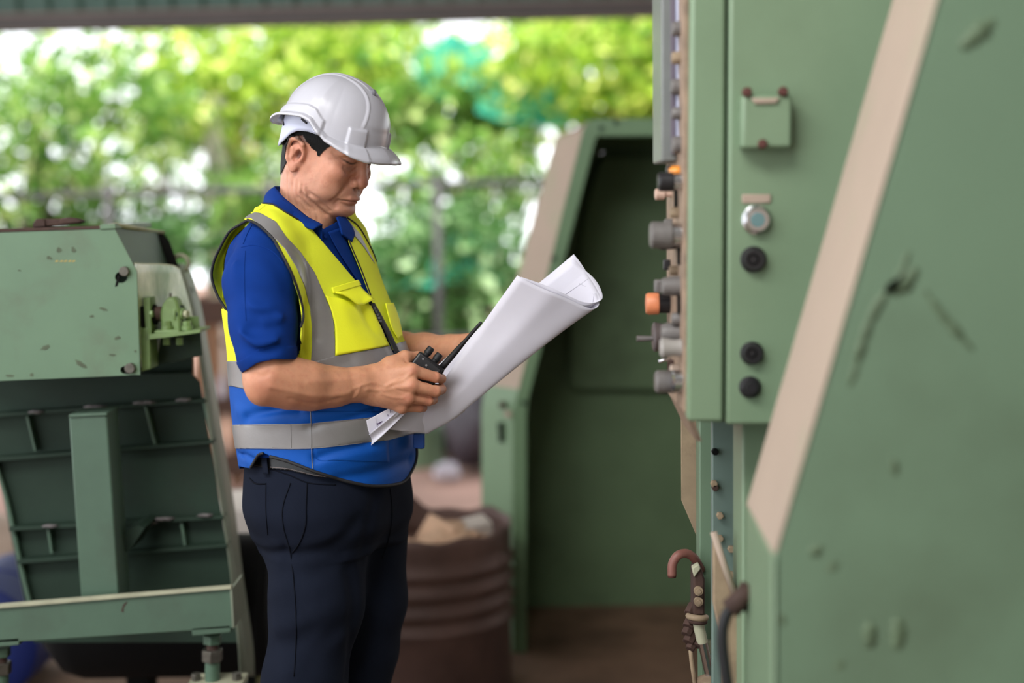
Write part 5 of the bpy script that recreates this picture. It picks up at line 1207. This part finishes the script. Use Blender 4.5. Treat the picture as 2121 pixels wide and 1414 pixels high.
MB().lathe(rb1+Vector((0, 0, .004)), (0, 0, -1), [(0, .012), (.006, .024), (.016, .026), (.03, .020)], 20).obj('rod_end', M_tan, hf)
MB().box((rb1.x-.02, rb1.y-.02, 0), (rb1.x+.02, rb1.y+.02, rb1.z-.02)).obj('rod_stand', M_rust, hf, bevel=.003)
for x_, y_, r in ((1430, 1262, .010), (1428, 1290, .012), (1424, 1306, .011), (1428, 1322, .012), (1432, 1336, .010), (1444, 1300, .010), (1446, 1330, .010), (1434, 1280, .009)):
    c = P(x_, y_, 2.62); MB().cyl(c+Vector((-.004, -.006, -.006)), c+Vector((.006, .006, .008)), r, n=6).obj('pipe_union', M_rust, hf, bevel=.0015)
MB().tube([P(1429, 1330, 2.62), P(1432, 1365, 2.62), P(1439, 1414, 2.62), Vector((P(1442, 1414, 2.62).x, 2.62, .3)), Vector((P(1442, 1414, 2.62).x, 2.62, 0))], .0042, 10).obj('thin_pipe', M_tan, hf, smooth=True)
MB().pprism([(1462, 1330), (1478, 1330), (1478, 1346), (1470, 1356), (1462, 1346)], 2.64, .03).obj('clamp_block', M_dustg, hf, bevel=.002)
# ---- far housing
YH = 4.75
fh_ = thing('press_housing', 'open green press housing with slanted cream edge, dark inside, behind the drawing', 'machine housing', (P(1230, 1300, YH).x, YH+.3, 0))
def hp(px, py, Y=YH): return P(px, py, Y)
zf = .0
outer = [(1700, 243), (1234, 246), (1222, 249), (1213, 257), (1207, 270), (1074, 806), (1066, 830), (1062, 860)]; inner_ = [(1700, 280), (1240, 281), (1234, 284), (1232, 290), (1232, 292), (1100, 800), (1093, 830), (1090, 860)]
O3 = [hp(*q) for q in outer]+[Vector((hp(1061, 1300).x, YH, 0))]; I3 = [hp(*q) for q in inner_]+[Vector((hp(1090, 1300).x, YH, 0))]
def strip(name, A_, B_, m, d, bevel=.004):
    V = []; d = Vector(d); n = len(A_)
    for a_, b_ in zip(A_, B_): V += [a_, b_, b_+d, a_+d]
    Fc = []
    for i in range(n-1):
        for j in range(4): Fc.append((i*4+j, i*4+(j+1) % 4, (i+1)*4+(j+1) % 4, (i+1)*4+j))
    Fc += [(3, 2, 1, 0), tuple((n-1)*4+j for j in range(4))]
    o = raw_obj(name, V, Fc, m, fh_, 'auto', bevel=0)
    return o
strip('front_frame', I3, O3, M_hous, (0, .03, 0))
bv = Vector((-.108, .135, 0)); bt = Vector((-.06, .135, -.045))
B3 = [p+bt if i == 0 else p+bv*(1.0 if i > 4 else .8)+Vector((0, 0, -.045 if i < 4 else -.02 if i == 4 else 0)) for i, p in enumerate(O3)]
strip('slanted_edge_plate', O3[:6][::-1], B3[:6][::-1], M_cream, (.004, .012, 0)); strip('lower_edge_plate', O3[5:][::-1], B3[5:][::-1], M_hous, (.004, .012, 0))
# hinge and slot on the lower edge plate
mid = lambda py: (P(1038, py, YH+.05))
MB().prism([P(1032, 874, YH+.055), P(1042, 874, YH+.04), P(1043, 914, YH+.04), P(1034, 914, YH+.055)], (-.002, -.012, 0)).obj('slot', M_black, fh_); MB().cyl(P(1040, 838, YH+.05), P(1040, 838, YH+.02), .012, n=12).obj('edge_bolt', M_rust, fh_)
MB().cyl(P(1052, 857, YH+.03), P(1052, 857, YH+.0), .012, n=12).obj('edge_bolt', M_cream, fh_)
# walls of the recess
YR = 5.32
xr = P(1700, 700, YH).x
W3 = [p+Vector((0, .03, 0)) for p in I3]; R3 = [Vector((p.x-.02, YR, p.z)) for p in I3]
strip('recess_side', W3[4:], R3[4:], M_inner, (-.01, 0, 0)); strip('recess_top', W3[:5], R3[:5], M_inner, (0, 0, .012))
zt_ = I3[0].z
MB().prism([Vector((I3[4].x-.05, YR, zt_+.02)), Vector((xr+.3, YR, zt_+.02)), Vector((xr+.3, YR, 0)), Vector((I3[-1].x-.12, YR, 0)), Vector((I3[6].x-.10, YR, I3[6].z))], (0, .03, 0)).obj('recess_back', M_inner, fh_)
MB().box((xr, YH+.03, 0), (xr+.02, YR, zt_)).obj('recess_end', M_inner, fh_)
MB().pprism([(1250, 322), (1640, 322), (1640, 808), (1196, 808), (1186, 802), (1180, 792), (1180, 640), (1226, 380)], YR-.045, .046).obj('raised_back_panel', M_inner, fh_, bevel=.008)
for x_, y_ in ((1276, 253), (1147, 535), (1114, 690), (1085, 834), (1245, 266)): c = P(x_, y_, YH); MB().lathe(c+Vector((0, .002, 0)), (0, -1, 0), [(0, .009), (.005, .009), (.008, .005)], 12).obj('frame_bolt', M_dkgreen, fh_)
c = P(1245, 313, YH+.05); MB().torus(c, (0, 1, 0), .008, .0028, 12, 6, .2, 2.6).obj('wire_clip', M_steel, fh_, smooth=True)
# ================================================================== BARREL, SCRAP, YARD
def lathe_part(name, c, prof, m, parent, n=48, jag=None, solid=0.):
    V = []; k = len(prof)
    for i in range(n):
        t = 2*math.pi*i/n
        for j, (z_, r) in enumerate(prof): V.append((c.x+r*math.cos(t), c.y+r*math.sin(t), c.z+z_+(jag(t) if jag and j == k-1 else 0)))
    return raw_obj(name, V, grid_faces(n, k, True), m, parent, True, solid=solid)
M_barrel = mat('rusted_drum_steel', (104, 78, 70), .6, metal=.15, var=.45, vscale=7, dirt=(64, 48, 45), dirt_amt=.7, dscale=4, bump=.25, bscale=50)
BC = Vector((P(1060, 1200, 4.4).x-.292, 4.4, 0)); BH = .535
bar = thing('burn_barrel', 'rusty brown steel drum with a torn rim, beside the press housing', 'barrel', tuple(BC))
def jag(t): return .05*math.exp(-((math.cos(t-1.9)-1)/.05)**2)+.02*math.sin(3*t+.6)*max(0, math.sin(t))-.05*math.exp(-((math.cos(t-2.45)-1)/.02)**2)+.006*math.sin(11*t)
prof = [(0, .285), (.01, .29)]
for z_ in (.25, .31, .37, .43): prof += [(z_-.024, .286), (z_-.008, .297), (z_, .299), (z_+.008, .297), (z_+.024, .286)]
prof += [(.475, .289), (BH-.02, .291), (BH, .292)]
lathe_part('drum_wall', BC, prof, M_barrel, bar, 72, jag, .006)
MB().cyl(BC+Vector((0, 0, .02)), BC+Vector((0, 0, .03)), .285, n=40).obj('drum_bottom', M_barrel, bar)
M_wood = mat('pale_wood', (214, 176, 146), .8, var=.25, vscale=14, bump=.2, bscale=60); M_wood2 = mat('grey_white_wood', (202, 192, 182), .8, var=.2, vscale=16); M_dust = mat('sawdust', (216, 180, 150), .95, var=.25, vscale=30, bump=.7, bscale=60)
# sawdust heap
V = []; nu, nv = 40, 16
for i in range(nu):
    for j in range(nv):
        t = 2*math.pi*i/nu; r = .272*j/(nv-1); h = .43-.5*max(0, r*math.sin(t)+.02)+.095*math.exp(-(((r*math.cos(t)-.11)/.11)**2+((r*math.sin(t)+.07)/.10)**2))+.012*math.sin(13*t+j)+.008*RNG.random()
        V.append((BC.x+r*math.cos(t), BC.y+r*math.sin(t), h))
sdh = raw_obj('sawdust', V, grid_faces(nu, nv, True), M_dust, None, True, solid=.02); setp(sdh, 'heap of pale sawdust and chips filling the rusty barrel', 'sawdust', None, 'stuff')
def chunk(name, c, s, rot, m, label, cat='wood block'):
    R_ = Matrix.Rotation(rot[2], 3, 'Z') @ Matrix.Rotation(rot[1], 3, 'Y') @ Matrix.Rotation(rot[0], 3, 'X'); rr = random.Random(hash(name+label) % 999)
    b_ = MB().box((-s[0], -s[1], -s[2]), s); b_.V = [Vector(c)+R_ @ Vector((v.x*(.85+.25*rr.random()), v.y*(.85+.25*rr.random()), v.z*(.85+.25*rr.random()))) for v in b_.V]
    return setp(b_.obj(name, m, None, bevel=.006), label, cat)
zz = .512
chunk('wood_block', BC+Vector((.16, -.05, zz+.005)), (.065, .035, .03), (.2, -.15, .3), M_wood2, 'whitish wood block topmost in the rusty barrel')
chunk('wood_block', BC+Vector((.15, -.09, zz-.025)), (.04, .03, .035), (.4, .2, -.5), M_wood, 'tan wood block at the right wall of the rusty barrel')
chunk('wood_block', BC+Vector((.08, -.06, zz-.01)), (.04, .06, .045), (.3, .5, .9), M_wood, 'pointed tan wood chunk standing up in the barrel sawdust')
chunk('wood_block', BC+Vector((.09, -.14, zz-.03)), (.045, .028, .028), (-.3, .2, .2), M_wood, 'small tan wood piece at the front rim of the rusty barrel')
chunk('wood_block', BC+Vector((-.02, -.11, zz-.045)), (.05, .03, .03), (.1, .3, -.3), M_wood, 'flat tan wood piece at the left of the barrel sawdust')
chunk('brick', Vector((P(908, 1408, 3.95).x, 3.95, .05)), (.05, .06, .05), (0, 0, .1), mat('beige_brick', (150, 124, 108), .9, var=.3, vscale=30), 'beige brick lying on the floor in front of the barrel', 'brick')
# blue drum lying at far left
M_bdrum = mat('blue_drum_plastic', (24, 36, 92), .6, spec=.2, var=.25, vscale=8)
bd = thing('blue_drum', 'blue plastic drum lying under the left end of the conveyor', 'drum', (P(-10, 1300, 4.45).x, 4.45, 0))
c = Vector((P(-22, 1300, 4.4).x, 4.25, .195)); MB().lathe(c, (0, 1, 0), [(0, .10), (.012, .17), (.03, .19), (.20, .192), (.21, .184), (.22, .192), (.45, .19), (.47, .17)], 36).obj('drum_shell', M_bdrum, bd); MB().lathe(c+Vector((.08, .012, .05)), (0, -1, 0), [(0, .03), (.016, .03), (.02, .026)], 16).obj('bung_cap', M_bdrum, bd)
def sack(name, c, r, m, label, cat, seed, sq=.6):
    import bmesh
    bm = bmesh.new(); bmesh.ops.create_icosphere(bm, subdivisions=3, radius=1); rr = random.Random(seed); o_ = Vector((rr.random()*9, rr.random()*9, 0))
    from mathutils import noise
    V = []
    for v in bm.verts: k = 1+.35*noise.noise(v.co*1.6+o_)+.12*noise.noise(v.co*4+o_); q = v.co*k; V.append((c[0]+q.x*r[0], c[1]+q.y*r[1], max(c[2]+q.z*r[2], .004)))
    Fc = [[v.index for v in f.verts] for f in bm.faces]; bm.free(); return setp(raw_obj(name, V, Fc, m, None, True), label, cat)
M_sackw = mat('white_sack', (196, 190, 200), .7, var=.2, vscale=9); M_sackg = mat('grey_debris', (88, 78, 86), .9, var=.4, vscale=9); M_beige = mat('beige_sack', (176, 156, 140), .85, var=.25, vscale=9)
sack('sack', (P(15, 1165, 6.0).x, 6.0, .12), (.14, .12, .12), M_beige, 'beige crumpled sack on the floor behind the blue drum', 'sack', 3)
# bench and scrap between conveyor and man
bn = thing('work_bench', 'low bench with white top and dark underside behind the conveyor', 'bench', (P(520, 1200, 4.3).x, 4.45, 0))
zb0, zb1 = P(500, 1108, 4.3).z, P(500, 1032, 4.45).z
MB().box((P(440, 1100, 4.3).x, 4.28, zb0), (P(640, 1100, 4.3).x, 4.6, zb1)).obj('bench_top', mat('dirty_white_board', (240, 230, 222), .7, var=.1, vscale=6), bn, bevel=.004)
MB().box((P(455, 1100, 4.3).x, 4.34, 0), (P(630, 1100, 4.3).x, 4.56, zb0)).obj('bench_base', M_black, bn, bevel=.004)
M_olive = mat('olive_scrap_metal', (120, 116, 72), .45, metal=.3, var=.5, vscale=7, dirt=(44, 44, 34), dirt_amt=.7, dscale=6)
def scrap():
    a_ = spline([P(508, 1250, 4.1), P(525, 1215, 4.1), P(550, 1195, 4.1), P(580, 1190, 4.1)], 20); b_ = spline([P(515, 1345, 4.05), P(535, 1318, 4.0), P(560, 1290, 4.0), P(590, 1270, 4.0)], 20); V = []
    for i in range(20):
        for j in range(8): t = j/7; V.append(a_[i]*(1-t)+b_[i]*t+np.array([-.04, -.05, 0])*math.sin(math.pi*t))
    for i in range(20): pass
    o = raw_obj('scrap_sheet', V, grid_faces(20, 8), M_olive, None, True, solid=.006); setp(o, 'curved olive metal sheet standing between the conveyor and the man', 'scrap metal')
    z0 = min(v[2] for v in V); return o
so = scrap()
MB_leg = MB().box((P(530, 1300, 4.03).x, 4.02, 0), (P(530, 1300, 4.03).x+.05, 4.07, .33)).obj('support', M_olive, so, bevel=.003)
# wooden pallet standing outside
M_plank = mat('brown_plank', (150, 112, 84), .85, var=.3, vscale=9, stretch=(3, 3, .4)); M_plank2 = mat('dark_plank', (84, 62, 52), .9, var=.3, vscale=9)
pal = thing('wooden_pallet', 'brown wooden pallet standing upright in the yard behind the man', 'pallet', (P(460, 900, 8.0).x, 8.05, -.02))
zt_p, zb_p = P(460, 610, 8).z, -.02
for i, (x0, x1) in enumerate(((404, 426), (430, 458), (470, 500), (508, 535), (545, 572), (580, 606))): MB().box((P(x0, 800, 8).x, 8.0, zb_p), (P(x1, 800, 8).x, 8.03, zt_p-.02*(i % 2))).obj('plank', M_plank, pal, bevel=.003)
for y0, y1 in ((618, 672), (822, 858), (938, 985)): MB().box((P(400, y0, 8).x, 7.95, P(400, y1, 8).z), (P(610, y0, 8).x, 8.0, P(400, y0, 8).z)).obj('cross_board', M_plank2, pal, bevel=.003)
bz = P(462, 822, 8).z; bt = thing('plastic_bottle', 'small white plastic bottle standing on the pallet board behind the man', 'bottle', (P(462, 850, 7.97).x, 7.974, bz))
MB().lathe(Vector((P(462, 850, 7.97).x, 7.974, bz)), (0, 0, 1), [(0, .020), (.004, .023), (.09, .023), (.115, .010), (.125, .010)], 18).obj('bottle_body', M_sackw, bt); MB().lathe(Vector((P(462, 850, 7.97).x, 7.974, bz+.124)), (0, 0, 1), [(0, .012), (.016, .012)], 14).obj('cap', M_sackw, bt)
# debris near the housing
sack('debris_heap', (P(985, 915, 8.9).x, 8.9, .16), (.30, .3, .24), M_sackg, 'dark grey heap of rubbish beside the press housing', 'rubbish heap', 11)
sack('rubbish_bag', (P(1010, 880, 8.3).x, 8.3, .3), (.25, .25, .3), mat('black_bag', (60, 54, 62), .5), 'dark plastic rubbish bag leaning behind the press housing', 'bag', 12)
sack('plastic_bag', (P(925, 972, 7.95).x, 7.95, .045), (.075, .06, .055), M_sackw, 'white plastic bag on the dirt in front of the rubbish heap', 'bag', 13)
gdm = thing('green_drum', 'pale green drum standing in the yard right behind the man', 'drum', (P(850, 950, 8.6).x, 8.6, -.02))
MB().lathe(Vector((P(850, 950, 8.6).x, 8.6, -.02)), (0, 0, 1), [(0, .20), (.02, .205), (.22, .205), (.235, .212), (.25, .205), (.44, .205), (.46, .19), (.47, .05)], 32).obj('drum_shell', mat('green_drum_paint', (128, 158, 126), .5, var=.2, vscale=4), gdm); MB().lathe(Vector((P(850, 950, 8.6).x+.08, 8.55, .44)), (0, 0, 1), [(0, .03), (.025, .03)], 12).obj('bung_cap', M_dkgreen, gdm)
oc = thing('traffic_cone', 'orange and white traffic cone by the housing edge', 'cone', (P(982, 840, 11.0).x, 11.0, -.02))
MB().lathe(Vector((P(982, 840, 11.0).x, 11.0, -.02)), (0, 0, 1), [(0, .17), (.03, .165), (.3, .11)], 28).obj('cone_body', mat('orange_cone', (222, 112, 60), .5), oc); MB().lathe(Vector((P(982, 840, 11.0).x, 11.0, -.02)), (0, 0, 1), [(.3, .111), (.42, .085)], 28).obj('white_band', M_sackw, oc); MB().lathe(Vector((P(982, 840, 11.0).x, 11.0, -.02)), (0, 0, 1), [(.42, .085), (.66, .03)], 28).obj('cone_tip', MATS['orange_cone'], oc)
# ---------------------------------------------------------------- fence rail
M_rail = mat('dark_fence_steel', (62, 60, 64), .6, var=.2, vscale=4)
fn = thing('fence', 'dark steel pipe fence with one top rail in front of the trees', 'fence', (0, 9.6, -.02))
ra, rb = P(-300, 416, 9.6), P(1500, 366, 9.6)
MB().tube([ra, (ra+rb)/2, rb], .026, 10).obj('rail', M_rail, fn, smooth=True)
for px in (-120, 225, 560, 905, 1240):
    t = (px+300)/1800; q = ra*(1-t)+rb*t; MB().tube([Vector((q.x, q.y, -.02)), Vector((q.x, q.y, q.z+.08))], .03, 10).obj('post', M_rail, fn, smooth=True)
MB().tube([P(-300, 720, 9.6), P(1500, 690, 9.6)], .022, 10).obj('rail', M_rail, fn, smooth=True)
# masonry pillars
for px0, px1, py, Y, m_, lb in ((424, 462, 205, 11.2, mat('white_plaster', (232, 224, 214), .9, var=.1, vscale=3), 'white plastered pillar in the trees behind the man'), (468, 498, 235, 11.6, mat('peach_plaster', (222, 170, 148), .9, var=.2, vscale=3), 'narrow peach pillar right of the white pillar')):
    o = MB().box((P(px0, 300, Y).x, Y, -.02), (P(px1, 300, Y).x, Y+.2, P(px0, py, Y).z)).box((P(px0-3, 300, Y).x, Y-.02, P(px0, py, Y).z), (P(px1+3, 300, Y).x, Y+.22, P(px0, py-6, Y).z)).obj('pillar', m_, None, bevel=.01); setp(o, lb, 'pillar', None, 'thing')
# shade nets
M_net = mat('teal_shade_net', (70, 196, 168), .8, var=.35, vscale=1.2, trans=.45); 
def net(px, Y, label, seed):
    a_ = spline([P(x_, y_, Y) for x_, y_ in px[0]], 40); b_ = spline([P(x_, y_, Y-.6) for x_, y_ in px[1]], 40); V = []; rr = random.Random(seed); p0 = rr.random()*6
    for i in range(40):
        for j in range(20): t = j/19; V.append(a_[i]*(1-t)+b_[i]*t+np.array([0, .07*math.sin(i*.28+p0+3*t), -.08*math.sin(math.pi*t)+.02*math.sin(i*.4+p0)]))
    setp(raw_obj('shade_net', V, grid_faces(40, 20), M_net, None, True, solid=.004), label, 'shade net')
net(([(730, 92), (780, 84), (830, 92)], [(735, 118), (780, 125), (828, 110)]), 12.0, 'small teal shade net scrap above the hard hat', 1)
net(([(860, 110), (930, 76), (1010, 82)], [(850, 180), (940, 205), (1030, 150)]), 12.0, 'teal shade net sagging in the branches beside the hard hat', 2)
net(([(980, 150), (1100, 160), (1230, 190)], [(990, 240), (1110, 260), (1260, 262)]), 11.6, 'teal shade net hanging above the press housing', 3)
net(([(800, 520), (900, 470), (1040, 500)], [(800, 600), (900, 590), (1040, 590)]), 10.5, 'teal shade net low among the shrubs left of the housing', 5)
tp = sack('blue_tarp', (P(862, 366, 11.0).x, 11.0, P(862, 372, 11.0).z), (.17, .1, .06), mat('blue_tarp_sheet', (112, 136, 200), .6), 'folded blue tarp on a post top behind the fence rail', 'tarp', 31)
MB().tube([Vector((P(862, 366, 11.0).x, 11.0, -.02)), Vector((P(862, 366, 11.0).x, 11.0, P(862, 380, 11.0).z))], .03, 10).obj('post', M_rail, tp, smooth=True)
# ================================================================== TREES AND SHRUBS BEYOND THE SHED
M_leaf = mat('leaf', (110, 150, 50), .5, attr='Col', trans=.42, spec=.3); M_bark = mat('bark', (92, 78, 66), .9, var=.35, vscale=14, stretch=(1, 1, .3), bump=.5, bscale=40)
def leaves(px0, px1, py0, py1, Y, dep, n, cl, spread, size, cols, seed, lowz=-.0):
    """clustered leaf blades filling a box of space"""
    r = np.random.RandomState(seed); lo, hi = P(px0, py1, Y), P(px1, py0, Y); c = np.array([(lo.x+hi.x)/2, Y, (lo.z+hi.z)/2]); R_ = np.array([(hi.x-lo.x)/2, dep, (hi.z-lo.z)/2])
    q = r.uniform(-1, 1, (cl*4, 3)); q = q[(np.abs(q)**3.2).sum(1) < 1][:cl]; K = c+q*R_
    p = K[r.randint(0, len(K), n)]+r.randn(n, 3)*spread*np.array([1.3, 1, .75]); p[:, 2] = np.maximum(p[:, 2], lowz)
    d = r.randn(n, 3)+np.array([0, 0, -.5]); d /= np.linalg.norm(d, axis=1)[:, None]; u = np.cross(d, r.randn(n, 3)); u /= np.linalg.norm(u, axis=1)[:, None]; w_ = np.cross(d, u)
    s = size*(.6+.8*r.rand(n))[:, None]
    V = np.stack([p, p+d*s*.5+u*s*.28+w_*s*.07, p+d*s, p+d*s*.5-u*s*.28+w_*s*.07], 1).reshape(-1, 3); b = np.arange(n)[:, None]*4
    Fc = np.concatenate([b+np.array([[0, 1, 2]]), b+np.array([[0, 2, 3]])])
    C0, C1, C2 = (np.array(lin(x_)) for x_ in cols); t = r.rand(n)[:, None]; k = (r.rand(n) < .3)[:, None]; cc = np.where(k, C1*(1-t)+C2*t, C0*(1-t)+C1*t)
    return V, Fc, np.repeat(cc, 4, 0), K
YG_ = ((84, 130, 34), (176, 206, 70), (250, 250, 160)); MG = ((58, 104, 40), (124, 170, 70), (222, 238, 160)); DG = ((50, 88, 46), (100, 146, 82), (190, 222, 170))  # third tone of each set is a leaf highlight painted as colour
def tree(name, label, cat, px0, px1, py0, py1, Y, dep, n, cl, spread, size, cols, seed, trunk=None, group=None):
    V, Fc, cc, K = leaves(px0, px1, py0, py1, Y, dep, n, cl, spread, size, cols, seed); tx = P(trunk if trunk is not None else (px0+px1)/2, 700, Y).x
    t = thing(name, label, cat, (tx, Y, -.02), group)
    o = raw_obj('foliage', V, Fc, M_leaf, t, False, cols=cc); o['kind'] = 'stuff'
    rr = random.Random(seed); base = Vector((tx, Y, -.02)); ztop = max(k[2] for k in K); zmid = P(CX, py1, Y).z
    tp_ = Vector((K[:, 0].mean()*.6+tx*.4, Y, zmid*.4+ztop*.6)); mid_ = base*.5+tp_*.5+Vector((rr.uniform(-.1, .1), 0, 0)); r0 = .035+.02*max(ztop, .3)/2
    MB().tube([Vector(q) for q in spline([base, mid_, tp_], 10)], [r0*(1-.07*i) for i in range(10)], 8).obj('trunk', M_bark, t, smooth=True)
    mb = MB()
    for k in range(min(9, len(K))):
        e = Vector(K[rr.randrange(len(K))]); s0 = mid_*.5+tp_*.5 if rr.random() < .5 else mid_; MB().tube([s0, (s0+e)/2+Vector((rr.uniform(-.1, .1), rr.uniform(-.1, .1), .08)), e], [r0*.4, r0*.28, r0*.14], 6).obj('branch', M_bark, t, smooth=True)
    return t
tree('tree', 'mid green tree with many white gaps filling the upper left', 'tree', -140, 330, 55, 470, 10.2, .7, 2600, 95, .12, .11, MG, 1, 60)
tree('tree', 'yellow-green tree left of the hard hat under the eave beam', 'tree', 330, 640, 20, 330, 11.6, .8, 2100, 60, .13, .125, YG_, 2, 400)
tree('tree', 'bright yellow-green tree directly above the hard hat', 'tree', 600, 900, 10, 250, 12.2, .8, 2300, 60, .14, .125, YG_, 3, 720)
tree('tree', 'dense yellow-green tree above the press housing', 'tree', 1000, 1700, 10, 270, 11.4, .8, 6600, 125, .14, .125, YG_, 4, 1280)
tree('tree', 'mid green tree between the hard hat and the press housing', 'tree', 800, 1120, 170, 300, 11.8, .6, 1500, 40, .12, .12, MG, 5, 1010)
tree('tree', 'thin tree left of the pillars with light gaps', 'tree', 250, 470, 200, 430, 12.0, .6, 700, 30, .16, .085, MG, 6, 300)
tree('shrub', 'dark green shrub along the fence at the far left', 'shrub', -80, 420, 430, 600, 10.6, .6, 2200, 50, .13, .12, DG, 7, 150)
tree('shrub', 'dark green shrub with light patches left of the press housing', 'shrub', 740, 1120, 440, 660, 10.4, .6, 2100, 44, .12, .12, DG, 8, 960)
tree('shrub', 'low dark undergrowth behind the rolled drawing', 'shrub', 780, 1080, 620, 800, 10.9, .7, 2600, 40, .13, .12, DG, 9, 880)
tree('shrub', 'green shrub behind the polo collar', 'shrub', 480, 640, 300, 470, 11.0, .5, 900, 24, .12, .11, MG, 10, 560)
tree('shrub', 'dark shrub behind the wooden pallet', 'shrub', 520, 640, 470, 640, 11.3, .5, 700, 20, .13, .12, DG, 12, 450)
tree('tree', 'thin branch of vine leaves hanging over the eave beam', 'vine', 880, 1090, -30, 45, 7.35, .05, 160, 10, .06, .06, YG_, 11, 985) if False else None
tree('tree', 'sparse twiggy tree with white sky behind it left of the press housing', 'tree', 790, 1130, 270, 440, 11.0, .5, 800, 50, .10, .11, MG, 21, 1080)
